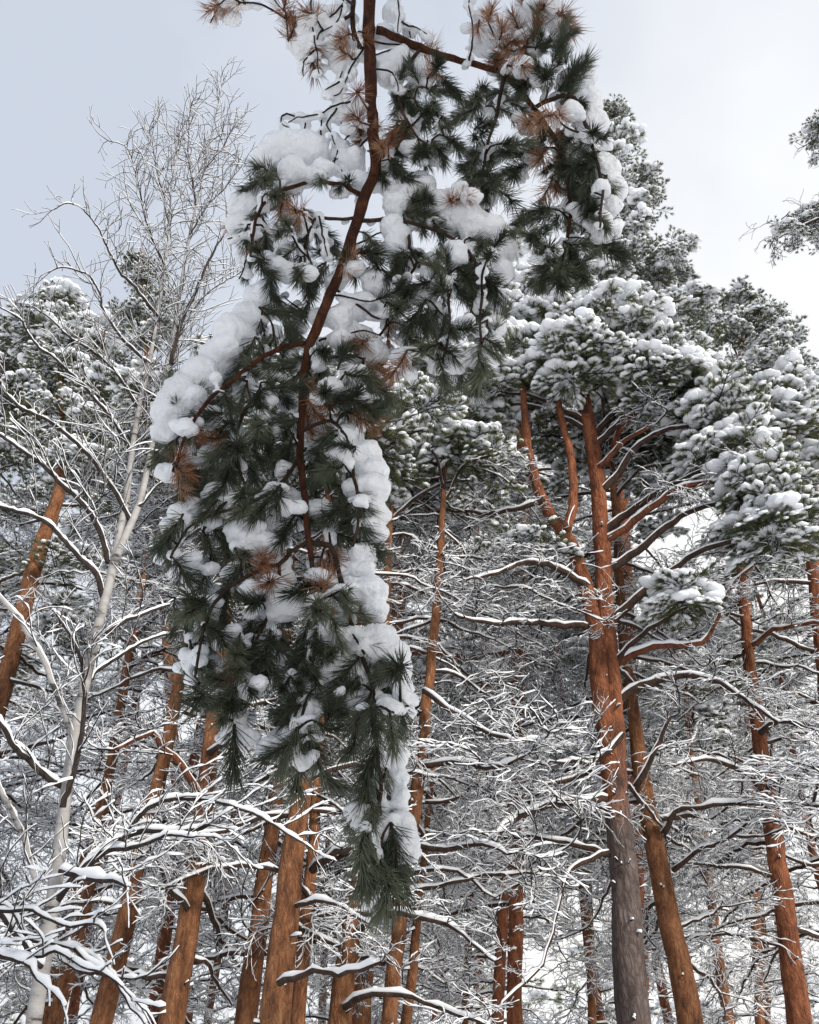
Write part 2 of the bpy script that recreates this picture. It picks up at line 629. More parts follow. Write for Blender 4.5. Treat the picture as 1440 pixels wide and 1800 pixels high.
N_CAP = 4    # picks 12-15: rounded caps of settled snow with needles under them
for i in range(N_CAP):
    rng = np.random.default_rng(360 + i)
    mb = MB()
    for k in range(30):
        a, q = rng.uniform(0, 6.28), 0.21 * math.sqrt(rng.random())
        s_ = rng.uniform(0.026, 0.058)
        c = np.array([math.cos(a) * q * 1.2, math.sin(a) * q * 0.8, 0.035 - q * 0.4 + rng.normal(0, 0.008)])
        blob(mb, c, (s_ * 1.25, s_ * 1.15, s_ * 0.7), rng, 1, fine=True, under=0.6, bumpy=0.22)
    for k in range(8):
        a, q = rng.uniform(0, 6.28), rng.uniform(0.03, 0.2)
        tuft(mb, np.array([math.cos(a) * q, math.sin(a) * q, -0.05 - q * 0.3]), np.array([math.cos(a), math.sin(a), -0.3]), 30, 0.08, 0.0065, rng, 0)
    o = mb.build('sprig_%02d' % (12 + i), [M_NFAR, M_SNOWF, M_TWIG], link=False)
    LIB_F.objects.link(o)


def scatter_group(name, coll):
    ng = bpy.data.node_groups.new(name, 'GeometryNodeTree')
    ng.interface.new_socket('Geometry', in_out='INPUT', socket_type='NodeSocketGeometry')
    ng.interface.new_socket('Geometry', in_out='OUTPUT', socket_type='NodeSocketGeometry')
    n, l = ng.nodes, ng.links
    gi, go = n.new('NodeGroupInput'), n.new('NodeGroupOutput')
    ci = n.new('GeometryNodeCollectionInfo')
    ci.inputs['Collection'].default_value = coll
    ci.inputs['Separate Children'].default_value = True
    ci.inputs['Reset Children'].default_value = True
    ip = n.new('GeometryNodeInstanceOnPoints')
    ip.inputs['Pick Instance'].default_value = True

    def attr(nm, ty):
        a = n.new('GeometryNodeInputNamedAttribute')
        a.data_type = ty
        a.inputs['Name'].default_value = nm
        return a.outputs['Attribute']
    e = n.new('FunctionNodeEulerToRotation')
    l.new(attr('rot', 'FLOAT_VECTOR'), e.inputs[0])
    l.new(gi.outputs[0], ip.inputs['Points'])
    l.new(ci.outputs[0], ip.inputs['Instance'])
    l.new(attr('pick', 'INT'), ip.inputs['Instance Index'])
    l.new(e.outputs[0], ip.inputs['Rotation'])
    l.new(attr('size', 'FLOAT'), ip.inputs['Scale'])
    l.new(ip.outputs[0], go.inputs[0])
    return ng


NG_T = scatter_group('scatter_twigs', LIB_T)
NG_F = scatter_group('scatter_foliage', LIB_F)


def scatter(name, pts, ng, parent, origin):
    """pts: list of (pos, rot, size, pick)"""
    me = bpy.data.meshes.new(name)
    P = np.array([p[0] for p in pts], np.float32) - np.asarray(origin, np.float32)[None]
    me.vertices.add(len(P))
    me.vertices.foreach_set('co', P.ravel())
    a = me.attributes.new('rot', 'FLOAT_VECTOR', 'POINT')
    a.data.foreach_set('vector', np.array([p[1] for p in pts], np.float32).ravel())
    a = me.attributes.new('size', 'FLOAT', 'POINT')
    a.data.foreach_set('value', np.array([p[2] for p in pts], np.float32))
    a = me.attributes.new('pick', 'INT', 'POINT')
    a.data.foreach_set('value', np.array([p[3] for p in pts], np.int32))
    me.update()
    o = bpy.data.objects.new(name, me)
    COL.objects.link(o)
    o.parent = parent
    md = o.modifiers.new('scatter', 'NODES')
    md.node_group = ng
    o['kind'] = 'stuff'
    return o


# ------------------------------------------------------------------ a pine
class Pine:
    def __init__(self, name, label, pts, Y, seed, bark=None, group=None, limb_mat=None, world=None, free=False):
        self.free = free
        self.join = None
        """pts: (px, py, width in px) from the foot up"""
        self.rng = np.random.default_rng(seed)
        self.bark = bark or M_ORANGE
        self.limb_mat = limb_mat or M_LIMB
        self.Y = Y
        if world is None:
            P = [at(px, py, Y) for px, py, w in pts]
            rad = [pxm(w * 0.78, py, Y) / 2 for px, py, w in pts]
            d = unit(P[0] - P[1])
            d = unit(np.array([d[0] * 0.6, 0, min(d[2], -0.5)]))
            k = (P[0][2] + 0.12) / -d[2]
            P = [P[0] + d * k] + P
            rad = [rad[0] * 1.12] + rad
        else:
            P = [np.array(p[:3], float) for p in world]
            rad = [p[3] for p in world]
        self.P, self.r = resample(P, 0.16, rad)
        self.P[1:-1] = curly(self.P, self.rng, 0.006)[1:-1]
        self.base = np.array([self.P[0][0], self.P[0][1], 0.0])
        self.root = empty(name, self.base, label, 'tree', group)
        self.tw, self.fo = [], []
        mb = MB()
        mb.tube(self.P, self.r, 18, 0, rough=0.022, rng=self.rng)
        mb.build('trunk', [self.bark], self.root, self.base)
        self.stub_mb = MB()
        self.has_stub = False

    def on(self, z):
        i = int(np.argmin(np.abs(self.P[:, 2] - z)))
        return self.P[i], self.r[i]

    def stubs(self, n, z0=0.5, z1=None):
        rng = self.rng
        z1 = z1 or self.P[-1][2]
        for k in range(n):
            p, r = self.on(rng.uniform(z0, z1))
            a = rng.uniform(0, 6.28)
            d = unit(np.array([math.cos(a), math.sin(a), rng.uniform(-0.1, 0.5)]))
            L = r + rng.uniform(0.015, 0.07) * (2.2 if rng.random() < 0.15 else 1)
            Q = np.array([p + d * r * 0.8, p + d * (r + L) * 0.5 + 0, p + d * L])
            Q[1] = (Q[0] + Q[2]) / 2 + rng.normal(0, 0.006, 3)
            rr = rng.uniform(0.004, 0.009)
            self.stub_mb.tube(Q, [rr * 1.3, rr, rr * 0.7], 5, 0)
            self.stub_mb.snow(Q[1:] if rng.random() < 0.5 else Q, rr, 0.026, rng, 6, 1, gap=0)
            self.has_stub = True

    def limb(self, Q, r0, r1, twigs=0.16, mat=None, snow=0.045, size=(0.6, 1.05), wig=0.012, name='limb', tail=True, step=0.09, bend=None):
        """Q world polyline; twigs = spacing of twig sprays along it (0 = none)"""
        rng = self.rng
        snow = snow * 0.58
        Q = resample(Q, step)
        Q = curly(Q, rng, wig)
        r = np.linspace(r0, r1, len(Q)) if bend is None else r0 + (r1 - r0) * np.linspace(0, 1, len(Q)) ** bend
        if self.join is not None:
            self.join.tube(Q[::2], r[::2], 5, 0)
            self.join.snow(Q[::2], r[::2], snow, rng, 6, 1, lump=0.16, gap=0.03)
        else:
            mb = MB()
            mb.tube(Q, r, 7, 0, rough=0.05, rng=rng)
            o = mb.build(name, [mat or self.limb_mat], self.root, self.base)
        if snow and self.join is None:
            mb = MB()
            mb.snow(Q, r, snow, rng, 8, 0, lump=0.3, gap=0.1)
            mb.build('limb_snow', [M_SNOWF], o, self.base)
        if twigs:
            s = 0.0
            L = np.linalg.norm(np.diff(Q, axis=0), axis=1)
            side = 1
            T = np.gradient(Q, axis=0)
            tot = L.sum()
            run = 0
            for i in range(1, len(Q)):
                s += L[i - 1]
                run += L[i - 1]
                if s > twigs * rng.uniform(0.7, 1.3) and run > tot * 0.36:
                    s = 0
                    a = math.atan2(T[i][1], T[i][0]) + side * math.radians(rng.uniform(25, 75))
                    side = -side
                    f = 1.05 - 0.5 * run / tot
                    self.tw.append((Q[i], (rng.normal(0, 0.10), rng.normal(0, 0.16), a), rng.uniform(*size) * f, int(rng.integers(N_TW))))
            if tail:
                a = math.atan2(T[-1][1], T[-1][0])
                self.tw.append((Q[-1], (0, rng.normal(0, 0.1), a), rng.uniform(*size), int(rng.integers(N_TW))))
        return Q

    def plimb(self, pts, r0, r1, Y0=None, Y1=None, **kw):
        """limb drawn by photo points, running from Y0 to Y1 metres ahead"""
        Y0 = self.Y if Y0 is None else Y0
        Y1 = Y0 if Y1 is None else Y1
        Q = [at(p[0], p[1], Y0 + (Y1 - Y0) * i / (len(pts) - 1)) for i, p in enumerate(pts)]
        return self.limb(Q, r0, r1, **kw)

    def dead(self, n, z0, z1, L=(1.0, 2.2), twigs=0.16, size=(0.55, 1.0), rise=(-0.05, 0.35), az=None, snow=0.042):
        rng = self.rng
        for k in range(n):
            z = z0 + (z1 - z0) * (k + rng.random()) / n
            p, r = self.on(z)
            a = rng.uniform(0, 6.28) if az is None else rng.uniform(*az)
            while not self.free and math.sin(a) < -0.1:
                a = rng.uniform(0, 6.28)
            ln = rng.uniform(*L)
            e0 = rng.uniform(*rise)
            Q = [p.copy()]
            d = np.array([math.cos(a), math.sin(a), e0])
            m = 6
            c = rng.uniform(0.04, 0.13)
            for i in range(m):
                d = unit(d + np.array([0, 0, -c]) + rng.normal(0, 0.12, 3))
                Q.append(Q[-1] + d * ln / m)
            self.limb(np.array(Q), min(r * 0.35, 0.011 + 0.009 * ln), 0.007, twigs=twigs, size=size, snow=snow)

    def lobe(self, px, py, rx, ry, n=60, dY=0.0, heavy=0.6, size=(0.8, 1.25), limb=True, mat=None, shelf=0):
        Y = self.Y + dY
        c = at(px, py, Y)
        a = pxm(rx, py, Y)
        b = pxm(ry, py, Y)
        self.wlobe(c, a, max(a, b) * 1.1, b * 1.05, n, heavy, size, limb, mat)
        for k in range(shelf):      # settled snow along the upper face of the bough
            d = unit(self.rng.normal(0, 1, 3))
            d[2] = abs(d[2]) * 0.8 + 0.1
            d = unit(d)
            q = c + d * np.array([a, max(a, b) * 1.1, b * 1.05]) * 0.95
            self.fo.append((q, (self.rng.normal(0, 0.15), self.rng.normal(0, 0.15), self.rng.uniform(0, 6.28)), self.rng.uniform(0.9, 1.6) * np.mean(size), 12 + int(self.rng.integers(N_CAP))))

    def wlobe(self, c, a, ay, b, n, heavy=0.6, size=(0.8, 1.25), limb=True, mat=None, drop=0.8):
        rng = self.rng
        if limb:
            hz = math.hypot(c[0] - self.base[0], c[1] - self.base[1])
            p, r = self.on(min(c[2] - drop * (0.35 + 0.3 * hz), self.P[-1][2]))
            mid = (p + c) / 2 + np.array([0, 0, 0.12 * hz]) + rng.normal(0, 0.06, 3)
            self.limb(np.array([p, mid, c - np.array([0, 0, b * 0.2])]), min(r * 0.6, 0.02 + 0.016 * hz), 0.012, twigs=0.0, snow=0.04, mat=mat)
        pads = max(2, int(n / 7.6))
        for k in range(pads):
            d = unit(rng.normal(0, 1, 3))
            s = rng.random() ** 0.45
            q = c + d * s * np.array([a, ay, b])
            top = d[2] * s
            hv = rng.random() < heavy + 0.55 * top
            az0 = rng.uniform(0, 6.28)
            m = int(rng.integers(5, 8))
            ps = rng.uniform(0.7, 1.25)
            for j in range(m):
                az = az0 + j * 6.283 / m + rng.normal(0, 0.3)
                o_ = np.array([math.cos(az), math.sin(az), -0.25]) * rng.uniform(0.0, 0.12) * ps
                pick = int(rng.integers(6)) + (6 if (hv and rng.random() < 0.7) else 0)
                self.fo.append((q + o_, (rng.normal(0, 0.2), rng.uniform(-0.25, 0.55), az), rng.uniform(*size) * 0.8 * ps, pick))
            if hv and rng.random() < 0.92:
                self.fo.append((q + np.array([0, 0, 0.085 * ps]), (rng.normal(0, 0.1), rng.normal(0, 0.1), az0), rng.uniform(1.1, 1.65) * ps * np.mean(size), 12 + int(rng.integers(N_CAP))))
            if rng.random() < 0.5:
                self.tw.append((q - d * 0.3, (0, rng.normal(0, 0.2), az0), rng.uniform(0.4, 0.7), int(rng.integers(N_TW))))

    def crown(self, z0, z1, Rm, n=16, per=34, heavy=0.8, size=(0.9, 1.4)):
        rng = self.rng
        for k in range(n):
            f = (k + rng.random()) / n
            z = z0 + (z1 - z0) * f
            p, r = self.on(min(z, self.P[-1][2]))
            a = k * 2.4 + rng.normal(0, 0.4)
            ln = Rm * (1 - 0.75 * f ** 1.6) * rng.uniform(0.6, 1.1)
            c = p + np.array([math.cos(a) * ln, math.sin(a) * ln, 0.15 * ln])
            s = rng.uniform(0.38, 0.62) * (1 - 0.4 * f)
            self.wlobe(c, s * 1.25, s * 1.25, s * 0.6, per, heavy, size)

    def finish(self):
        if self.tw:
            scatter('twigs', self.tw, NG_T, self.root, self.base)
        if self.fo:
            scatter('crown', self.fo, NG_F, self.root, self.base)
        if self.join is not None:
            o = self.join.build('branches', [self.limb_mat, M_SNOWF], self.root, self.base)
            o['kind'] = 'stuff'
        if self.has_stub:
            o = self.stub_mb.build('branch_stubs', [M_TWIG, M_SNOWF], self.root, self.base)
            o['kind'] = 'stuff'
        return self.root


HERO_G = 'pines standing nearest around the hanging bough'

# grey-footed forked pine with the umbrella crown, right of centre
t = Pine('pine_tree', 'forked pine with a grey lower trunk, orange upper stems and snowy umbrella crown',
         [(1122, 1800, 78), (1104, 1560, 64), (1088, 1400, 55), (1078, 1250, 46), (1066, 1080, 39), (1058, 960, 37), (1047, 830, 34), (1034, 740, 30), (1022, 660, 22), (1020, 600, 12)], 8.0, 11, M_GREYLOW)
stem = t.plimb([(1084, 1450), (1074, 1370), (1061, 1250), (1052, 1150), (1036, 1060), (1008, 960), (964, 890), (938, 820), (926, 740), (922, 660), (930, 590)], pxm(17, 1250, 8), 0.014, 8.02, 7.75, twigs=0, mat=M_RUST, snow=0, name='side_stem', wig=0.004, bend=2.0)
t.plimb([(998, 930), (1008, 870), (1002, 790), (985, 720), (978, 640), (985, 570)], 0.055, 0.014, 7.55, 8.1, twigs=0, mat=M_RUST, snow=0.01, name='side_stem', wig=0.006, bend=1.6)
t.plimb([(1060, 955), (1110, 918), (1150, 890), (1200, 862), (1290, 848), (1350, 840)], 0.05, 0.02, 8.0, 7.2, twigs=0.16, mat=M_LIMBRED)
t.plimb([(1062, 820), (1085, 760), (1110, 730), (1150, 718), (1210, 725)], 0.05, 0.02, 8.0, 7.7, twigs=0.2, mat=M_LIMBRED)
t.plimb([(1052, 820), (1080, 790), (1100, 770), (1140, 750)], 0.04, 0.02, 7.9, 7.6, twigs=0.2, mat=M_LIMBRED)
t.plimb([(1084, 1172), (1115, 1150), (1150, 1138), (1210, 1130), (1250, 1112), (1272, 1062), (1300, 1020), (1330, 990)], 0.036, 0.012, 8.0, 7.4, twigs=0.2, mat=M_LIMBRED, snow=0.07)
t.plimb([(1084, 1237), (1130, 1205), (1200, 1193), (1270, 1204), (1320, 1240), (1370, 1270)], 0.045, 0.015, 8.0, 7.2, twigs=0.2, snow=0.06)
t.plimb([(1064, 1405), (1000, 1404), (940, 1420), (890, 1446), (870, 1480)], 0.045, 0.018, 7.9, 7.2, twigs=0.22, snow=0.07)
t.plimb([(1068, 1492), (1022, 1505), (990, 1540), (972, 1600), (966, 1680), (935, 1735), (880, 1772)], 0.026, 0.006, 7.9, 7.3, twigs=0.3, snow=0.034, size=(0.4, 0.7))
t.plimb([(1120, 1380), (1140, 1350), (1160, 1290), (1180, 1260)], 0.035, 0.015, 7.9, 7.6, twigs=0.25)
t.plimb([(1090, 1290), (1060, 1330), (1030, 1345), (1000, 1340), (960, 1345)], 0.03, 0.01, 7.9, 7.1, twigs=0.14)
t.plimb([(1040, 1100), (960, 1090), (880, 1100), (800, 1080)], 0.04, 0.012, 7.9, 7.4, twigs=0.15, snow=0.05)
t.plimb([(1030, 1030), (980, 1000), (930, 985), (870, 1010), (820, 1020)], 0.04, 0.012, 7.7, 7.2, twigs=0.15, snow=0.05)
t.plimb([(955, 880), (900, 900), (840, 905), (760, 890)], 0.03, 0.012, 7.6, 8.0, twigs=0.2, snow=0.045)
t.dead(18, 3.0, 6.8, (0.9, 2.3), 0.2)
t.stubs(60, 1.0, 6.5)
for L in [(960, 590, 60, 40, .3), (915, 640, 50, 35, 0), (1040, 520, 50, 35, .4), (1000, 545, 50, 40, 0), (1060, 580, 70, 40, -.4), (1010, 640, 70, 32, -.5), (1110, 620, 60, 45, -.2),
          (1150, 668, 60, 38, -.4), (1205, 695, 50, 38, -.3), (1250, 740, 48, 42, -.4), (1290, 800, 45, 40, -.5), (1330, 860, 38, 42, -.6), (1368, 930, 30, 38, -.7), (875, 685, 45, 30, 0), (835, 710, 40, 28, .2), (1180, 740, 60, 25, .5), (1110, 690, 60, 25, .8)]:
    t.lobe(L[0], L[1], L[2], L[3], 62, L[4], 0.8, shelf=13)
t.lobe(930, 965, 45, 24, 30, -.3, 0.7)
t.lobe(1215, 1055, 48, 24, 34, -.5, 0.7)
t.finish()

t = Pine('pine_tree', 'straight orange-brown pine trunk close behind the grey-footed forked one on its right',
         [(1218, 1800, 58), (1168, 1570, 47), (1136, 1390, 40), (1116, 1250, 27), (1100, 1150, 24), (1088, 1000, 20), (1080, 880, 16), (1075, 780, 8)], 8.8, 12, M_ORANGE)
t.plimb([(1166, 1465), (1182, 1422), (1232, 1410), (1300, 1412), (1340, 1415)], 0.035, 0.012, 8.7, 8.2, twigs=0.2, snow=0.06)
t.plimb([(1182, 1532), (1225, 1500), (1290, 1468), (1310, 1450)], 0.03, 0.012, 8.7, 8.2, twigs=0.25, snow=0.055)
t.plimb([(1160, 1440), (1230, 1440), (1290, 1470), (1340, 1470)], 0.03, 0.012, 8.6, 8.3, twigs=0.2, snow=0.055)
t.dead(22, 2.2, 7.4, (0.8, 2.0), 0.18)
t.crown(7.5, 10.2, 1.3, 9, 26)
t.stubs(50)
t.finish()

t = Pine('pine_tree', 'dark rust-barked pine trunk nearest the lower right corner',
         [(1402, 1800, 54), (1376, 1600, 44), (1346, 1400, 36), (1326, 1250, 31), (1312, 1080, 22), (1305, 950, 17), (1300, 800, 8)], 9.2, 13, M_RUST)
t.plimb([(1340, 1390), (1320, 1360), (1290, 1345), (1240, 1330), (1190, 1345)], 0.035, 0.012, 9.1, 8.6, twigs=0.2, snow=0.06)
t.plimb([(1335, 1292), (1370, 1270), (1440, 1272), (1500, 1280)], 0.04, 0.02, 9.1, 8.6, twigs=0.2, snow=0.06)
t.plimb([(1325, 1132), (1360, 1108), (1440, 1095)], 0.035, 0.02, 9.1, 8.6, twigs=0.2, mat=M_LIMBRED, snow=0.05)
t.plimb([(1350, 1380), (1400, 1360), (1450, 1345)], 0.03, 0.01, 9.1, 8.5, twigs=0.2, snow=0.055)
t.plimb([(1352, 1385), (1400, 1365), (1445, 1380)], 0.03, 0.01, 9.0, 8.3, twigs=0.2, snow=0.055)
t.dead(24, 2.2, 7.2, (0.8, 2.0), 0.18)
t.crown(7.4, 10.0, 1.4, 9, 26)
t.stubs(40)
t.finish()

# left of the bough
t = Pine('pine_tree', 'leaning orange pine trunk right of the birch, partly crossed by snowy twigs',
         [(180, 1800, 50), (215, 1640, 44), (240, 1530, 40), (256, 1475, 37), (285, 1350, 31), (304, 1245, 27), (325, 1150, 25), (345, 1040, 22), (362, 900, 18), (372, 780, 8)], 8.2, 14, M_ORANGE)
t.dead(26, 2.2, 8.2, (0.8, 2.1), 0.18)
t.crown(8.2, 11.6, 1.5, 12, 28)
t.stubs(40)
t.finish()

t = Pine('pine_tree', 'thick bright orange pine trunk between the birch and the hanging bough',
         [(303, 1800, 60), (330, 1640, 50), (352, 1480, 43), (368, 1345, 37), (382, 1220, 33), (394, 1080, 28), (402, 920, 22), (410, 780, 9)], 7.6, 15, M_ORANGE)
t.plimb([(350, 1405), (330, 1365), (312, 1338), (288, 1315), (271, 1292), (236, 1304), (200, 1318)], 0.035, 0.014, 7.5, 7.0, twigs=0.2, mat=M_LIMBRED, snow=0.03)
t.plimb([(368, 1320), (410, 1310), (450, 1312), (500, 1300)], 0.03, 0.012, 7.5, 6.8, twigs=0.2)
t.plimb([(345, 1480), (310, 1475), (270, 1490), (240, 1510)], 0.03, 0.012, 7.5, 6.9, twigs=0.2, snow=0.06)
t.plimb([(330, 1600), (300, 1560), (280, 1530), (268, 1500)], 0.025, 0.01, 7.5, 7.0, twigs=0.25, snow=0.06)
t.dead(24, 2.0, 7.4, (0.8, 2.0), 0.18)
t.crown(7.6, 10.2, 1.3, 10, 26)
t.stubs(55)
t.finish()

t = Pine('pine_tree', 'slim orange pine trunk just left of the thick twin-stemmed one',
         [(432, 1800, 52), (452, 1650, 44), (470, 1500, 37), (486, 1350, 31), (498, 1180, 26), (508, 1000, 20), (516, 850, 9)], 7.9, 16, M_ORANGE)
t.dead(22, 2.0, 7.6, (0.8, 1.9), 0.18)
t.crown(7.8, 10.4, 1.3, 9, 26)
t.stubs(40)
t.finish()

t = Pine('pine_tree', 'stout twin-stemmed orange pine under the lower left of the bough',
         [(482, 1800, 70), (500, 1640, 62), (514, 1500, 52), (530, 1390, 42), (545, 1260, 32), (558, 1100, 26), (570, 950, 18), (578, 820, 8)], 7.2, 17, M_ORANGE)
t.plimb([(520, 1900), (528, 1740), (540, 1560), (552, 1420), (566, 1300), (580, 1150), (592, 1000), (600, 880)], pxm(15, 1740, 7.4), 0.02, 7.5, 7.9, twigs=0, mat=M_ORANGE, snow=0, name='second_stem', wig=0.004)
t.plimb([(548, 1528), (580, 1508), (622, 1494), (700, 1488)], 0.035, 0.02, 7.3, 6.7, twigs=0.22, snow=0.07)
t.plimb([(494, 1730), (550, 1706), (610, 1700), (668, 1692)], 0.028, 0.012, 6.9, 6.3, twigs=0.4, snow=0.06, size=(0.35, 0.6))
t.plimb([(520, 1590), (560, 1585), (610, 1600), (650, 1625)], 0.02, 0.01, 7.1, 6.6, twigs=0.25, snow=0.05, size=(0.4, 0.7))
t.dead(18, 2.2, 7.2, (0.8, 1.9), 0.18)
t.crown(7.4, 9.6, 1.2, 8, 26)
t.stubs(55)
t.finish()

t = Pine('pine_tree', 'orange pine trunk whose upper part hides behind the hanging tail of the bough',
         [(592, 1800, 54), (608, 1660, 45), (626, 1520, 37), (648, 1370, 31), (666, 1200, 26), (680, 1020, 20), (690, 860, 9)], 7.7, 18, M_ORANGE)
t.plimb([(628, 1638), (660, 1620), (700, 1604), (770, 1615), (832, 1652), (870, 1690)], 0.03, 0.01, 7.6, 7.1, twigs=0.22, snow=0.06, size=(0.4, 0.8))
t.plimb([(605, 1770), (640, 1755), (700, 1750), (780, 1775), (850, 1800)], 0.03, 0.01, 7.6, 7.0, twigs=0.22, snow=0.06, size=(0.4, 0.8))
t.dead(22, 2.2, 7.6, (0.8, 1.9), 0.18)
t.crown(7.8, 9.4, 1.1, 3, 20)
t.stubs(40)
t.finish()

t = Pine('pine_tree', 'orange pine trunk showing just right of the hanging tail of the bough',
         [(682, 1800, 36), (698, 1650, 34), (714, 1500, 32), (732, 1380, 30), (746, 1250, 25), (760, 1100, 21), (774, 950, 16), (784, 810, 7)], 7.6, 19, M_ORANGE)
t.plimb([(700, 1900), (722, 1740), (736, 1600), (750, 1480), (762, 1340)], pxm(11, 1740, 7.8), 0.02, 7.9, 8.2, twigs=0, mat=M_ORANGE, snow=0, name='second_stem', wig=0.004)
t.plimb([(748, 1216), (790, 1240), (850, 1270), (900, 1296), (950, 1300)], 0.03, 0.01, 7.5, 7.0, twigs=0.18, snow=0.06)
t.plimb([(738, 1345), (800, 1335), (860, 1345), (920, 1330)], 0.03, 0.012, 7.5, 7.0, twigs=0.18, snow=0.06)
t.plimb([(730, 1490), (800, 1492), (850, 1486), (892, 1502)], 0.028, 0.012, 7.5, 7.0, twigs=0.2, snow=0.06)
t.dead(26, 2.0, 8.4, (0.9, 2.2), 0.18)
t.crown(7.6, 8.6, 0.7, 4, 20)
t.stubs(40)
t.finish()

t = Pine('pine_tree', 'orange pine with a reddish bare limb reaching right behind the middle of the bough',
         [(640, 1800, 34), (664, 1500, 32), (684, 1220, 30), (698, 1060, 30), (708, 940, 25), (718, 820, 20), (728, 700, 9)], 11.0, 20, M_ORANGE)
t.plimb([(700, 1150), (760, 1142), (830, 1148), (900, 1142), (925, 1120), (905, 1070)], 0.06, 0.03, 10.9, 10.2, twigs=0.2, mat=M_LIMBRED, snow=0.05)
t.plimb([(700, 1080), (750, 1085), (800, 1100), (860, 1125)], 0.03, 0.012, 10.9, 10.2, twigs=0.2, snow=0.06)
t.dead(26, 3.0, 11.0, (1.0, 2.4), 0.18)
t.crown(10.5, 13.0, 1.5, 4, 22)
t.finish()

t = Pine('pine_tree', 'tall pine whose orange stem shows in the gap right of the bough',
         [(900, 1800, 34), (905, 1400, 32), (915, 1000, 28), (914, 760, 25), (910, 600, 22), (905, 500, 14), (900, 420, 6)], 12.0, 21, M_RUST)
for L in [(900, 470, 40, 30), (880, 540, 35, 30), (940, 520, 35, 30), (860, 600, 45, 30), (760, 690, 60, 40), (830, 740, 65, 35), (730, 770, 55, 40), (800, 800, 65, 30), (950, 700, 50, 40), (700, 830, 45, 30)]:
    t.lobe(*L, 20, -0.6, 0.95, shelf=6)
t.dead(46, 3.0, 12.5, (1.0, 2.6), 0.18)
t.finish()

t = Pine('pine_tree', 'tallest pine crown rising into the sky right of the bough',
         [(1130, 1800, 40), (1118, 1400, 36), (1104, 1000, 32), (1092, 700, 25), (1082, 420, 14), (1075, 185, 4)], 12.5, 22, M_RUST)
for L in [(1074, 210, 24, 22), (1082, 262, 36, 24), (1060, 300, 40, 30), (1122, 335, 44, 26), (1070, 360, 60, 30), (1110, 388, 46, 22), (1075, 430, 60, 30), (1182, 475, 58, 34), (1110, 485, 60, 40), (1050, 480, 50, 40), (1202, 550, 46, 40), (1140, 570, 70, 45), (1190, 630, 60, 45), (1120, 640, 80, 40), (1210, 690, 60, 30)]:
    t.lobe(*L, 66, 0, 0.68, shelf=6)
t.dead(24, 4.0, 13.0, (1.0, 2.4), 0.18)
t.finish()

t = Pine('pine_tree', 'pale sunlit pine crown with pointed tip near the right edge, farther back',
         [(1340, 1800, 22), (1322, 1400, 21), (1308, 1000, 19), (1302, 700, 14), (1300, 515, 4)], 15.5, 23, M_ORANGE)
for L in [(1300, 535, 20, 22), (1322, 572, 32, 26), (1352, 558, 34, 22), (1275, 590, 36, 36), (1340, 620, 52, 34), (1386, 590, 30, 16), (1290, 650, 60, 36), (1370, 660, 50, 26), (1260, 690, 50, 30)]:
    t.lobe(*L, 66, 0, 0.68, size=(0.8, 1.3))
t.dead(20, 4.0, 13.0, (1.0, 2.2), 0.18)
t.finish()

t = Pine('pine_tree', 'pine at the right edge with heavy snow shelves over a dark trunk',
         [(1500, 1800, 40), (1468, 1400, 34), (1436, 1130, 29), (1416, 930, 26), (1406, 820, 24), (1400, 720, 14), (1398, 650, 5)], 9.8, 24, M_RUST)
for L in [(1412, 690, 46, 42), (1335, 712, 55, 26), (1262, 705, 50, 22), (1385, 760, 60, 30), (1440, 730, 40, 50), (1310, 750, 55, 24), (1430, 810, 50, 30), (1220, 690, 40, 20)]:
    t.lobe(*L, 66, 0, 0.9, shelf=14)
t.dead(24, 2.5, 8.6, (0.9, 2.2), 0.18)
t.finish()

t = Pine('pine_tree', 'pine beyond the right edge reaching a single snowy bough across the sky',
         [(1760, 1800, 80), (1740, 1300, 70), (1700, 800, 55), (1660, 400, 40), (1640, 150, 20), (1630, 60, 8)], 6.4, 25, M_ORANGE)
t.limb([at(1670, 470, 6.4), at(1560, 400, 6.35), at(1460, 385, 6.3), at(1400, 405, 6.3), at(1370, 418, 6.3)], 0.04, 0.008, twigs=0, snow=0.03)
for L in [(1384, 412, 12, 7, 8), (1412, 392, 15, 10, 12), (1440, 372, 18, 14, 18), (1474, 372, 32, 22, 26), (1450, 430, 10, 12, 8), (1442, 238, 10, 14, 8), (1470, 230, 36, 26, 26), (1540, 400, 60, 40, 50), (1580, 240, 80, 50, 60)]:
    t.lobe(L[0], L[1], L[2], L[3], L[4] * 2, 0, 0.6, size=(0.36, 0.55), limb=L[0] > 1452)
t.finish()

t = Pine('pine_tree', 'pine with a curving orange trunk and dark snowy crown behind the birch',
         [(-60, 1560, 42), (-25, 1330, 40), (10, 1180, 38), (45, 1050, 36), (70, 960, 33), (95, 890, 28), (106, 800, 22), (108, 650, 13), (105, 510, 4)], 11.0, 26, M_ORANGE)
for L in [(106, 530, 26, 22), (128, 580, 48, 30), (80, 600, 40, 30), (160, 630, 50, 40), (90, 660, 60, 32), (170, 700, 55, 36), (40, 720, 55, 34), (110, 745, 75, 30), (190, 770, 60, 30), (50, 800, 60, 30), (150, 830, 70, 28)]:
    t.lobe(*L, 50, 0, 0.5, shelf=3)
t.dead(30, 3.0, 10.5, (1.0, 2.4), 0.18)
t.finish()

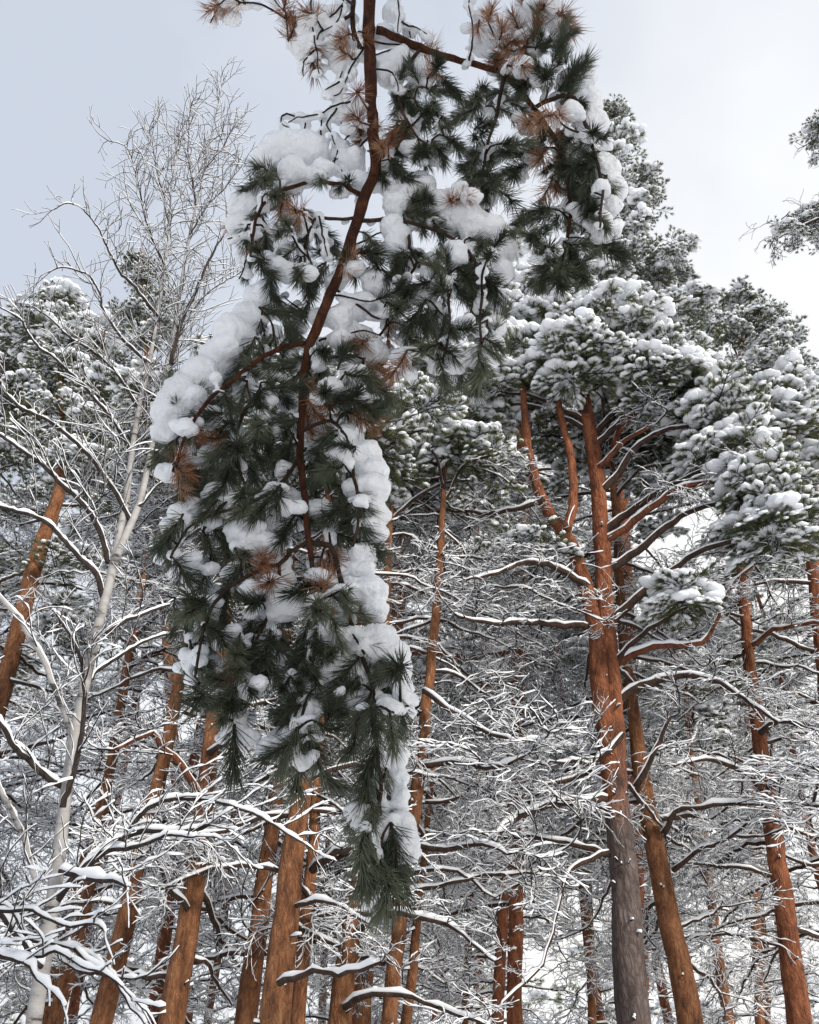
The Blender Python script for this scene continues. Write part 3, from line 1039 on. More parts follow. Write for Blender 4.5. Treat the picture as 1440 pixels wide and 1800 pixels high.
t = Pine('pine_tree', 'pine crown with a narrow top showing behind the birch twigs',
         [(330, 1800, 26), (310, 1400, 24), (285, 1000, 20), (262, 700, 15), (249, 440, 4)], 14.0, 27, M_ORANGE)
for L in [(249, 460, 16, 18), (243, 500, 26, 24), (262, 545, 38, 26), (222, 560, 30, 26), (285, 600, 46, 34), (232, 620, 48, 32), (270, 670, 60, 34), (220, 710, 60, 36), (300, 740, 60, 36), (250, 790, 70, 34)]:
    t.lobe(*L, 44, 0, 0.35)
t.dead(26, 4.0, 12.5, (1.0, 2.4), 0.18)
t.finish()

t = Pine('pine_tree', 'pine crown cut by the left edge of the picture',
         [(-70, 1800, 34), (-50, 1300, 30), (-25, 900, 22), (-10, 700, 14), (-5, 560, 4)], 12.0, 28, M_RUST)
for L in [(0, 590, 34, 20), (30, 620, 40, 26), (-20, 640, 50, 30), (20, 680, 50, 30), (50, 720, 40, 26), (-10, 760, 70, 34)]:
    t.lobe(*L, 50, 0, 0.45)
t.dead(24, 3.0, 11.0, (1.0, 2.4), 0.18)
t.finish()

# thinner trunks farther back that the photograph shows one by one
BACK = [
    ('thin orange pine trunk rising behind the birch foot at lower left', [(100, 1800, 34), (150, 1620, 30), (180, 1450, 25), (215, 1250, 21), (250, 1050, 15), (265, 900, 6)], 11.5, 31, M_ORANGE),
    ('slender pine trunk between the two thick orange trunks at lower left', [(362, 1800, 18), (388, 1650, 16), (405, 1540, 14), (420, 1350, 12), (440, 1150, 9), (450, 1000, 4)], 17.0, 32, M_ORANGE),
    ('medium rust pine trunk standing midway between the bough tail and the grey-footed pine', [(868, 1800, 28), (880, 1600, 24), (890, 1450, 21), (898, 1340, 18), (906, 1150, 15), (910, 980, 6)], 13.0, 33, M_RUST),
    ('thin pine trunk left of the medium rust one, right of the bough tail', [(818, 1800, 18), (826, 1600, 16), (834, 1450, 14), (845, 1250, 11), (850, 1080, 5)], 17.5, 34, M_ORANGE),
    ('thinnest pine trunk near the bough tail, among twigs', [(764, 1800, 13), (780, 1600, 12), (795, 1400, 10), (806, 1200, 5)], 22.0, 35, M_RUST),
    ('slim orange pine trunk right of the two tall orange trunks at lower right', [(1282, 1800, 26), (1262, 1650, 22), (1246, 1520, 19), (1232, 1420, 16), (1214, 1290, 13), (1200, 1120, 5)], 13.5, 36, M_ORANGE),
    ('thin pine trunk against the rust-barked pine at lower right', [(1348, 1800, 15), (1340, 1640, 14), (1330, 1500, 12), (1322, 1300, 9), (1318, 1150, 4)], 19.0, 37, M_ORANGE),
    ('distant pine trunk seen low behind the grey trunk', [(905, 1800, 14), (908, 1650, 13), (912, 1500, 11), (916, 1300, 8), (918, 1180, 3)], 21.0, 38, M_RUST),
]
for lab, pts, Y, sd, bk in BACK:
    t = Pine('pine_tree', lab, pts, Y, sd, bk)
    ztop = t.P[-1][2]
    t.dead(18, 2.0, ztop * 0.75, (0.9, 2.2), 0.2, size=(0.7, 1.2))
    t.crown(ztop * 0.72, ztop + 0.2, 1.6, 10, 26, 0.5)
    t.finish()

t = Pine('pine_tree', 'young pine with a small round snow-packed crown left of the grey trunk',
         [(1042, 1800, 20), (1038, 1650, 18), (1034, 1540, 15), (1030, 1480, 8), (1028, 1440, 3)], 15.0, 39, M_ORANGE)
for L in [(1028, 1455, 34, 24), (1000, 1480, 26, 24), (1050, 1490, 30, 24), (1025, 1510, 40, 20)]:
    t.lobe(*L, 60, 0, 0.95)
t.dead(10, 1.2, 4.0, (0.6, 1.3), 0.2)
t.finish()

# ------------------------------------------------------------------ pines of the wood behind, copied
protos = []
for v in range(4):
    rng = np.random.default_rng(500 + v)
    h = rng.uniform(15, 19)
    w = [(0, 0, -0.2, 0.15)]
    x = y = 0.0
    for k in range(1, 7):
        x += rng.normal(0, 0.14)
        y += rng.normal(0, 0.14)
        w.append((x, y, h * k / 6, 0.15 * (1 - 0.85 * k / 6)))
    t = Pine('pine_tree', 'pine deep in the snowy wood, its thin trunk lost among white twigs', None, 0, 500 + v, [M_ORANGE, M_RUST][v % 2], 'pines deep in the wood', world=w, free=True)
    t.join = MB()
    t.dead(20, 1.5, h * 0.66, (1.0, 2.6), 0.36, size=(0.8, 1.4))
    t.crown(h * 0.6, h, 2.0, 13, 26, 0.55, (1.2, 1.9))
    t.finish()
    protos.append(t.root)


def copy_tree(o, parent=None):
    c = o.copy()
    COL.objects.link(c)
    if parent is not None:
        c.parent = parent
    for ch in o.children:
        copy_tree(ch, c)
    return c


rng = np.random.default_rng(77)
spots = []
tries = 0
while len(spots) < 23 and tries < 9000:
    tries += 1
    Y = rng.uniform(15, 46) if len(spots) > 22 else rng.uniform(14, 24)
    X = rng.uniform(-1, 1) * (Y * 0.62 + 3)
    if all((X - a) ** 2 + (Y - b) ** 2 > 2.6 ** 2 for a, b in spots):
        # leave the open patches of sky above the wood free
        spots.append((X, Y))
for i, (X, Y) in enumerate(spots):
    src = protos[i % 4]
    o = src if i < 4 else copy_tree(src)
    o.location = (X, Y, 0)
    o.rotation_euler = (0, 0, rng.uniform(0, 6.28))
    s = rng.uniform(0.72, 0.95)
    o.scale = (s, s, s)

# the far wood that reads as one mass
pts = []
for k in range(420):
    Y = rng.uniform(47, 75)
    X = rng.uniform(-0.8, 0.8) * Y
    z = rng.uniform(0.3, 6.5 + 1.5 * math.sin(X * 0.4))
    pts.append((np.array([X, Y, z]), (rng.normal(0, .2), rng.normal(0, .3), rng.uniform(0, 6.28)), rng.uniform(3.0, 5.0), int(rng.integers(16))))
fw = scatter('far_wood', pts, NG_F, None, (0, 0, 0))
fw['label'] = 'far snowy pine wood closing the background between the trunks'
fw['category'] = 'woodland'

# ------------------------------------------------------------------ the birch on the left
rng = np.random.default_rng(900)
BY = 5.2
stemA = [(40, 1900, 58), (62, 1780, 54), (84, 1640, 50), (98, 1550, 46), (113, 1420, 40), (130, 1300, 37), (150, 1200, 34), (168, 1120, 32), (186, 1050, 31), (200, 990, 29), (212, 930, 25), (222, 880, 23), (230, 810, 19), (244, 720, 16), (262, 640, 13), (276, 560, 11), (288, 480, 9), (298, 400, 7), (302, 320, 5), (318, 250, 3)]
stemB = [(202, 985, 20), (224, 935, 18), (246, 880, 16), (264, 800, 14), (278, 720, 12), (294, 640, 10), (312, 540, 9), (332, 420, 7), (352, 330, 5), (374, 225, 3), (391, 150, 2)]
Pa = [at(x, y, BY) for x, y, w in stemA]
Ra = [pxm(w * 0.52, y, BY) / 2 for x, y, w in stemA]
d = Pa[0] - Pa[1]
foot = Pa[0] + np.array([d[0] * 0.5, 0, d[2]]) * ((Pa[0][2] + 0.1) / -d[2])
Pa = [foot] + Pa
Ra = [Ra[0] * 1.2] + Ra
base = np.array([foot[0], foot[1], 0.0])
birch = empty('birch_tree', base, 'pale leaning birch with fine frosted twigs against the sky on the left', 'tree')
PA, RA = resample(Pa, 0.08, Ra)
mb = MB()
mb.tube(PA, RA, 16, 0, rough=0.03, rng=rng)
mb.build('trunk', [M_BIRCH], birch, base)
Pb = [at(x, y, BY - 0.02 + 0.02 * i) for i, (x, y, w) in enumerate(stemB)]
PB, RB = resample(Pb, 0.08, [pxm(w * 0.72, y, BY) / 2 for x, y, w in stemB])
mb = MB()
mb.tube(PB, RB, 12, 0, rough=0.03, rng=rng)
mb.build('second_stem', [M_BIRCH], birch, base)

btw = []
bl_mats = {'w': M_BIRCH, 'd': M_BTWIG}


def bough(pts, r0, r1, Y0, Y1, mat='d', snow=0.03, dens=0.10, L=(0.35, 0.8), up=0.35, order=1, r=0.0045, kink=0.2, lift=0.02, step=0.06):
    snow = snow * 0.68
    Q = [at(p[0], p[1], Y0 + (Y1 - Y0) * i / (len(pts) - 1)) for i, p in enumerate(pts)]
    Q = curly(resample(Q, 0.035), rng, 0.0035)
    rr = np.linspace(r0, r1, len(Q))
    mb = MB()
    mb.tube(Q, rr, 7, 0, rough=0.04, rng=rng)
    o = mb.build('limb', [bl_mats[mat]], birch, base)
    if snow:
        mb = MB()
        mb.snow(Q, rr, snow, rng, 8, 0, lump=0.3, gap=0.06)
        mb.build('limb_snow', [M_SNOWF], o, base)
    side_twigs(Q, dens * (0.5 if Q[0][2] > 4.5 else 1.05), L, up, order, r, kink, lift, step)
    return Q


def side_twigs(Q, dens, L, up, order, r, kink, lift, step, start=0.12, tip=True):
    T = np.gradient(Q, axis=0)
    acc = 0
    side = 1
    n = len(Q)
    for i in range(1, n):
        acc += np.linalg.norm(Q[i] - Q[i - 1])
        if acc > dens * rng.uniform(0.6, 1.4) and i > n * start:
            acc = 0
            t = unit(T[i])
            a = rng.uniform(0, 6.28)
            perp = unit(np.cross(t, unit(rng.normal(0, 1, 3))))
            if perp[2] < -0.3:
                perp = -perp
            d = unit(t * rng.uniform(0.5, 1.1) + perp * 0.9 + np.array([0, 0, up]))
            f = 1.1 - 0.6 * i / n
            grow(rng, Q[i], d, rng.uniform(*L) * f, r, 0, order, step, btw, kink=kink, droop=0.0, dens=0.55, flat=0.8, lift=lift, ang=(25, 55))
    if tip:
        grow(rng, Q[-1], T[-1], rng.uniform(*L) * 0.7, r, 0, order, step, btw, kink=kink, droop=0, dens=0.6, flat=0.8, lift=lift, ang=(25, 55))


bough([(130, 1300), (118, 1262), (90, 1193), (70, 1150), (42, 1103), (0, 1050), (-50, 990)], 0.02, 0.012, BY, 4.7, 'w', 0.03, 0.16)
bough([(180, 1050), (166, 1010), (149, 992), (115, 960), (87, 925), (45, 905), (0, 894), (-50, 880)], 0.022, 0.010, BY, 4.8, 'd', 0.036, 0.13)
bough([(193, 990), (180, 943), (163, 908), (139, 880), (104, 849), (76, 821), (35, 790), (0, 766), (-40, 740)], 0.022, 0.010, BY, 4.8, 'd', 0.036, 0.13)
bough([(229, 912), (208, 866), (174, 818), (139, 780), (104, 748), (69, 728), (20, 700), (-20, 640)], 0.02, 0.008, BY, 4.9, 'd', 0.034, 0.12)
bough([(232, 800), (200, 740), (160, 690), (110, 640), (60, 600), (30, 560), (0, 540)], 0.018, 0.006, BY, 4.9, 'd', 0.03, 0.12)
bough([(245, 720), (220, 680), (180, 630), (120, 590), (90, 560), (60, 540)], 0.016, 0.006, BY, 5.1, 'd', 0.028, 0.12)
bough([(264, 640), (243, 621), (205, 583), (180, 544), (170, 510), (153, 485), (108, 471), (85, 478)], 0.016, 0.005, BY, 4.9, 'd', 0.026, 0.11)
bough([(280, 560), (264, 541), (240, 510), (208, 478), (187, 433), (170, 399), (149, 371), (121, 359), (95, 368)], 0.016, 0.005, BY, 5.0, 'd', 0.024, 0.11)
bough([(290, 470), (270, 420), (255, 370), (240, 300), (225, 260), (190, 247)], 0.012, 0.004, BY, 5.1, 'd', 0.02, 0.10)
bough([(300, 400), (285, 340), (270, 290), (262, 240), (250, 225)], 0.010, 0.004, BY, 5.3, 'd', 0.018, 0.10)
bough([(335, 410), (360, 370), (385, 340), (410, 310), (430, 285)], 0.010, 0.004, BY, 5.5, 'd', 0.018, 0.09)
bough([(345, 360), (335, 300), (330, 240), (333, 190), (345, 165)], 0.010, 0.004, BY, 5.5, 'd', 0.016, 0.09)
bough([(360, 300), (390, 260), (410, 225), (425, 205)], 0.008, 0.003, BY, 5.5, 'd', 0.015, 0.09)
bough([(300, 640), (310, 600), (335, 540), (352, 500), (370, 460), (388, 425), (405, 395), (425, 360)], 0.018, 0.006, 4.9, 5.0, 'd', 0.012, 0.11)
bough([(283, 760), (292, 700), (305, 640), (325, 570), (360, 520), (400, 490), (440, 470)], 0.016, 0.005, BY, 5.6, 'd', 0.025, 0.11)
bough([(262, 820), (300, 780), (330, 740), (360, 700)], 0.016, 0.005, BY, 5.6, 'd', 0.025, 0.12)
bough([(245, 890), (270, 860), (300, 840), (340, 830)], 0.016, 0.005, BY, 5.5, 'd', 0.03, 0.12)
bough([(186, 1110), (220, 1090), (260, 1075), (310, 1060), (340, 1050)], 0.016, 0.006, BY, 5.6, 'd', 0.034, 0.13)
bough([(150, 1205), (170, 1180), (210, 1150), (255, 1125), (320, 1110)], 0.018, 0.006, BY, 5.6, 'd', 0.034, 0.13)
bough([(108, 1382), (69, 1349), (31, 1315), (0, 1273), (-40, 1230)], 0.022, 0.010, BY, 4.7, 'd', 0.045, 0.14)
bough([(110, 1420), (128, 1370), (140, 1310), (148, 1240), (145, 1170), (130, 1130), (100, 1080)], 0.02, 0.008, 5.1, 4.9, 'd', 0.012, 0.14)
bough([(66, 1568), (52, 1505), (35, 1457), (0, 1387), (-30, 1330)], 0.02, 0.012, BY, 4.9, 'w', 0.026, 0.16)
bough([(94, 1592), (132, 1544), (180, 1498), (222, 1470), (264, 1460), (312, 1464), (370, 1450)], 0.026, 0.010, BY, 5.0, 'd', 0.045, 0.10, (0.4, 0.85), 0.15, 2)
bough([(180, 1498), (230, 1490), (270, 1475), (300, 1466), (345, 1470)], 0.016, 0.006, 5.1, 4.9, 'd', 0.045, 0.10, (0.4, 0.8), 0.1, 2)
bough([(222, 1470), (262, 1420), (320, 1405), (400, 1415), (470, 1440), (530, 1480)], 0.015, 0.006, 5.1, 5.0, 'd', 0.045, 0.09, (0.35, 0.75), 0.05, 2)
bough([(105, 1530), (150, 1540), (200, 1546), (225, 1560)], 0.02, 0.010, 5.1, 4.8, 'd', 0.055, 0.2)
# low, thickly snowed limbs across the corner
bough([(70, 1700), (30, 1640), (0, 1600), (-60, 1560)], 0.015, 0.009, 5.0, 4.4, 'd', 0.06, 0.14)
bough([(-60, 1590), (0, 1600), (60, 1600), (110, 1625), (160, 1625), (185, 1640)], 0.012, 0.005, 4.2, 4.1, 'd', 0.036, 0.16, (0.2, 0.5), 0, 1)
bough([(-60, 1600), (10, 1590), (40, 1640), (80, 1655), (130, 1668), (165, 1680), (200, 1715), (240, 1720)], 0.010, 0.005, 4.3, 4.1, 'd', 0.036, 0.16, (0.2, 0.5), 0, 1)
bough([(-60, 1680), (0, 1676), (50, 1685), (95, 1680), (130, 1705), (180, 1715), (215, 1735)], 0.010, 0.005, 4.2, 4.0, 'd', 0.036, 0.16, (0.2, 0.5), 0, 1)
bough([(-20, 1670), (45, 1690), (70, 1720), (100, 1745), (112, 1770)], 0.012, 0.005, 4.1, 4.0, 'd', 0.055, 0.2, (0.15, 0.4), 0, 1)
bough([(130, 1668), (170, 1700), (205, 1725), (230, 1770), (255, 1800)], 0.010, 0.005, 4.1, 4.0, 'd', 0.05, 0.2, (0.15, 0.4), -0.1, 1)
side_twigs(PA[int(len(PA) * 0.55):], 0.06, (0.4, 0.9), 0.5, 1, 0.005, 0.2, 0.02, 0.06, 0.0)
side_twigs(PB[int(len(PB) * 0.2):], 0.038, (0.4, 0.95), 0.5, 1, 0.005, 0.2, 0.02, 0.06, 0.0)
mb = MB()
for P, r in btw:
    hz = P[:, 2].mean()
    if hz < 4.5:
        P, r = resample(P, 0.028, r)
        P = curly(P, rng, 0.0022)
    mb.tube(P, r, 4 if hz < 4.5 else 3, 0, cap=False)
    mb.snow(P, r, 0.010 if hz > 5.5 else (0.016 if hz > 3.6 else 0.019), rng, 6 if hz < 4.5 else 5, 1, lump=0.36 if hz < 4.5 else 0.3, gap=0.16)
o = mb.build('twigs', [M_BTWIG, M_SNOWF], birch, base)
o['kind'] = 'stuff'

# ------------------------------------------------------------------ the overhanging pine and its drooping bough
rng = np.random.default_rng(4242)
ov = Pine('pine_tree', 'nearest pine, only its drooping snow-laden bough with long dark needles hangs into view', None, 0, 4242, M_GREYLOW,
          world=[(1.7, -2.0, -0.1, 0.24), (1.73, -2.0, 2.5, 0.2), (1.7, -1.95, 5, 0.17), (1.6, -1.9, 8, 0.12), (1.6, -1.9, 11.0, 0.03)])
tb, big = ov.base, ov.root
for k in range(24):  # unseen crown lobes, added towards the sun to shade the hanging bough
    c = np.array([rng.uniform(0.5, 3.0), rng.uniform(-3.0, -0.9), rng.uniform(3.2, 7.2)])
    ov.wlobe(c, 0.75, 0.7, 0.4, 44, 0.6)
ov.finish()


def dep(py):
    return 2.35 - 0.95 * py / 1620.0


def B(px, py, dd=0.0):
    return atd(px, py, dep(py) + dd)


main = [np.array([1.68, -1.95, 6.2]), np.array([1.0, -1.2, 6.55]), np.array([0.2, -0.1, 6.2]), np.array([-0.08, 0.7, 5.3]), B(652, -40), B(650, 100), B(655, 200), B(662, 290), B(640, 345), B(615, 430), B(580, 520), B(540, 620), B(530, 700), B(528, 800), B(535, 880), B(540, 940), B(548, 985)]
main_r = [0.05, 0.042, 0.034, 0.024, 0.0175, 0.0165, 0.0155, 0.015, 0.0145, 0.014, 0.0125, 0.0115, 0.010, 0.0085, 0.0075, 0.0065, 0.006]
LIMBS = [  # points (px, py, depth shift), radius at start and end
    ([(662, 52), (740, 85), (830, 110), (885, 130), (935, 190), (980, 260), (1000, 340), (1000, 420), (980, 480)], 0.011, 0.004, 0.06),
    ([(885, 130), (872, 200), (855, 260), (845, 320)], 0.006, 0.003, 0.0),
    ([(870, 125), (900, 80), (930, 50), (970, 20)], 0.006, 0.003, 0.1),
    ([(935, 190), (1000, 165), (1030, 230), (1060, 320), (1055, 400)], 0.006, 0.003, -0.08),
    ([(740, 85), (700, 140), (720, 220), (760, 260)], 0.005, 0.003, -0.05),
    ([(624, -60), (622, 0), (620, 37), (628, 73), (648, 100)], 0.006, 0.008, 0.05),
    ([(622, 20), (580, 45), (540, 60), (505, 80)], 0.005, 0.0025, 0.08),
    ([(622, 10), (590, -15), (560, -40)], 0.004, 0.002, 0.1),
    ([(642, 345), (600, 326), (560, 320), (510, 330), (470, 350), (445, 400), (440, 450)], 0.007, 0.003, -0.06),
    ([(628, 384), (590, 382), (555, 380), (540, 420), (550, 470)], 0.005, 0.0025, -0.03),
    ([(628, 390), (677, 384), (711, 389), (721, 437), (735, 462), (716, 500), (711, 540)], 0.006, 0.003, 0.04),
    ([(711, 389), (760, 400), (810, 420), (850, 470), (850, 540), (845, 610)], 0.005, 0.003, -0.05),
    ([(735, 462), (779, 467), (790, 520), (790, 580), (780, 640)], 0.004, 0.0025, -0.08),
    ([(588, 505), (633, 539), (667, 563), (689, 558), (720, 540)], 0.004, 0.002, 0.03),
    ([(541, 605), (488, 617), (463, 631), (420, 660), (360, 710), (320, 770), (310, 820)], 0.007, 0.003, -0.08),
    ([(529, 655), (483, 685), (439, 704), (415, 750), (420, 810), (430, 850)], 0.006, 0.003, -0.02),
    ([(535, 650), (580, 631), (640, 620), (690, 560)], 0.005, 0.0025, 0.05),
    ([(528, 760), (580, 740), (610, 780), (620, 840), (630, 900), (620, 960)], 0.005, 0.003, -0.05),
    ([(528, 800), (490, 850), (440, 880), (380, 900), (330, 930), (300, 980)], 0.005, 0.0025, -0.07),
    ([(541, 952), (512, 967), (490, 991), (440, 1010), (390, 1050), (360, 1110), (345, 1180)], 0.005, 0.0025, -0.05),
    ([(490, 991), (492, 1030), (470, 1090), (440, 1150), (420, 1220), (408, 1290)], 0.004, 0.0025, 0.0),
    ([(541, 955), (580, 957), (600, 1010), (610, 1060), (625, 1120), (645, 1180), (655, 1230), (660, 1300), (668, 1380), (662, 1450), (660, 1520), (656, 1570)], 0.006, 0.003, -0.03),
    ([(548, 985), (560, 1040), (555, 1100), (545, 1170), (535, 1240), (520, 1310)], 0.005, 0.0025, -0.04),
    ([(655, 1150), (690, 1190), (705, 1250)], 0.0035, 0.002, -0.05),
]
nodes = []
node_r = []


def part_tube(name, Q, r, mat, k=8):
    mb = MB()
    mb.tube(Q, r, k, 0, rough=0.085, rng=rng)
    return mb.build(name, [mat], big, tb)


MQ, MR = resample(main, 0.03, main_r)
MQ[60:] = curly(MQ, rng, 0.0012)[60:]
part_tube('bough', MQ, MR, M_STEM, 14)
vis = MQ[:, 2] < 4.5
nodes += list(MQ[vis])
LEE = unit(np.array([0.0, 0.78, 0.62]))   # the upper face of the drooping bough looks away from its trunk
SNOW = []   # (centre, (rx, ry, rz))
for pts, r0, r1, dd in LIMBS:
    n = len(pts)
    Q = [B(p[0], p[1], dd * (i / (n - 1))) for i, p in enumerate(pts)]
    Q = resample(Q, 0.02)
    Q[1:] = curly(Q, rng, 0.0016)[1:]
    part_tube('limb', Q, np.linspace(r0, r1, len(Q)), M_STEM if r0 > 0.0065 else M_LIMB, 9)
    nodes += list(Q)
    for q in Q[2::2]:
        if rng.random() < 0.55:
            s = rng.uniform(0.010, 0.017)
            SNOW.append((q + LEE * (s * 1.2 + r0), (s * 1.2, s, s * 1.1)))

# bare dead twigs
BARE = [
    [(617, 178), (592, 185), (563, 200), (522, 206), (507, 215)], [(522, 206), (503, 199), (496, 202), (495, 215), (508, 224)],
    [(592, 185), (593, 206), (603, 219), (613, 227)], [(565, 200), (564, 225), (559, 244)], [(593, 188), (574, 215), (582, 229), (589, 254)],
    [(564, 229), (570, 262)], [(540, 206), (535, 237)], [(640, 80), (624, 108), (615, 129), (605, 150), (591, 167), (570, 171)],
    [(591, 167), (597, 142), (602, 125)], [(597, 142), (572, 158)], [(656, 230), (638, 250), (626, 267), (588, 279), (584, 292)],
    [(656, 215), (624, 232), (605, 250), (590, 275), (586, 300)], [(549, 0), (549, 21), (553, 69), (558, 88), (561, 129)], [(553, 90), (534, 110), (533, 133)],
    [(558, 95), (545, 120)], [(655, 73), (707, 80), (726, 92)], [(707, 81), (659, 97)], [(717, 88), (709, 104), (695, 110)],
    [(701, -30), (701, 31), (699, 56)], [(703, 35), (720, 46), (736, 50), (751, 60)], [(720, 46), (722, 66)], [(825, 105), (830, 60), (822, 20), (826, -20)], [(830, 60), (850, 45), (862, 20)],
    [(650, 180), (617, 178)], [(662, 120), (690, 130), (700, 160)], [(640, 360), (600, 300), (585, 270)], [(600, 300), (560, 290)],
    [(610, 440), (662, 413), (692, 403), (711, 389)], [(560, 380), (570, 420), (575, 450)], [(590, 500), (620, 480), (650, 470)],
    [(580, 520), (610, 520), (650, 530), (690, 520)], [(560, 560), (520, 540), (500, 520)], [(735, 471), (760, 450), (790, 440)], [(716, 500), (690, 520), (670, 560)],
    [(560, 600), (600, 590), (640, 580), (670, 590)], [(530, 640), (560, 680), (580, 690)], [(490, 860), (470, 880), (480, 910)], [(528, 790), (510, 760), (490, 750)],
    [(370, -30), (385, 10), (410, 15)], [(385, 10), (370, 40)], [(470, -30), (490, 10), (500, 20)], [(600, -30), (595, 30), (560, 60)], [(600, 10), (575, 30), (560, 20)], [(640, 1150), (620, 1115)], [(590, 1100), (560, 1120), (545, 1140)],
    [(420, 415), (400, 420)], [(440, 410), (430, 470), (420, 490)],
]
for pts in BARE:
    dd = rng.uniform(-0.04, 0.06)
    Q = resample([B(p[0], p[1], dd) for p in pts], 0.015)
    Q = curly(Q, rng, 0.0015)
    part_tube('twig', Q, np.linspace(0.0030, 0.0016, len(Q)), M_TWIG, 5)
    for q in Q[::1]:
        if rng.random() < 0.75:
            s = rng.uniform(0.008, 0.016)
            SNOW.append((q + LEE * s * 1.15 + rng.normal(0, .004, 3), (s * 1.25, s, s * 1.1)))

# needle sprays: a handful of meshes shared by all sprays
def spray_mesh(seed, Ls, n, NL, mat, spread):
    rg2 = np.random.default_rng(seed)
    mb = MB()
    A = np.array([[0, 0, 0], [Ls * 0.35, rg2.normal(0, .004), rg2.normal(0, .004)], [Ls * 0.7, rg2.normal(0, .006), rg2.normal(0, .006)], [Ls, rg2.normal(0, .006), rg2.normal(0, .006)]])
    A = resample(A, 0.012)
    mb.tube(A, np.linspace(0.0032, 0.0022, len(A)), 5, 1)
    bud = A[-1]
    mb.tube(np.array([bud, bud + (bud - A[-2]) * 0.5]), [0.0028, 0.0008], 5, 1)
    for k in range(n):
        f = rg2.random() ** 0.8
        x = f * (len(A) - 1)
        i = min(int(x), len(A) - 2)
        p = A[i] + (A[i + 1] - A[i]) * (x - i)
        t = unit(A[i + 1] - A[i])
        az = rg2.uniform(0, 6.28)
        ang = math.radians((spread * (1 - 0.55 * f ** 2)) * rg2.uniform(0.65, 1.2))
        u = unit(np.cross(t, [0.1, 0.2, 1]))
        w = np.cross(t, u)
        perp = math.cos(az) * u + math.sin(az) * w
        d = math.cos(ang) * t + math.sin(ang) * perp
        L = NL * rg2.uniform(0.6, 1.15)
        bend = unit(t * 0.6 + rg2.normal(0, 0.5, 3)) * L * rg2.uniform(0.0, 0.24)
        P0 = p + perp * 0.002
        P1 = P0 + d * L * 0.55 + bend * 0.5
        P2 = P0 + d * L + bend
        wd = rg2.uniform(0.0007, 0.00095)
        u2 = unit(np.cross(d, perp + 0.01))
        v2 = np.cross(d, u2)
        a3 = np.array([0, 2.094, 4.189])
        ring = np.cos(a3)[:, None] * u2 + np.sin(a3)[:, None] * v2
        V = np.vstack([P0 + ring * wd * 0.8, P1 + ring * wd, P2[None]])
        q = [[0, 1, 4, 3], [1, 2, 5, 4], [2, 0, 3, 5]]
        tt = [[3, 4, 6], [4, 5, 6], [5, 3, 6]]
        mb.add(V, q, tt, 0)
    o = mb.build('spray_%d' % seed, [mat, M_LIMB], link=False)
    return o.data


SPR_G = [spray_mesh(700 + i, Ls, n, NL, M_NEEDLE, sp) for i, (Ls, n, NL, sp) in enumerate([(0.06, 130, 0.046, 62), (0.075, 160, 0.049, 56), (0.09, 180, 0.050, 52), (0.11, 220, 0.047, 58), (0.07, 120, 0.052, 68), (0.05, 80, 0.042, 56), (0.085, 150, 0.052, 42), (0.12, 230, 0.051, 48)])]
SPR_B = [spray_mesh(720 + i, Ls, n, NL, M_NBROWN, sp) for i, (Ls, n, NL, sp) in enumerate([(0.05, 80, 0.054, 75), (0.065, 95, 0.056, 70), (0.08, 110, 0.052, 66), (0.04, 70, 0.055, 85)])]

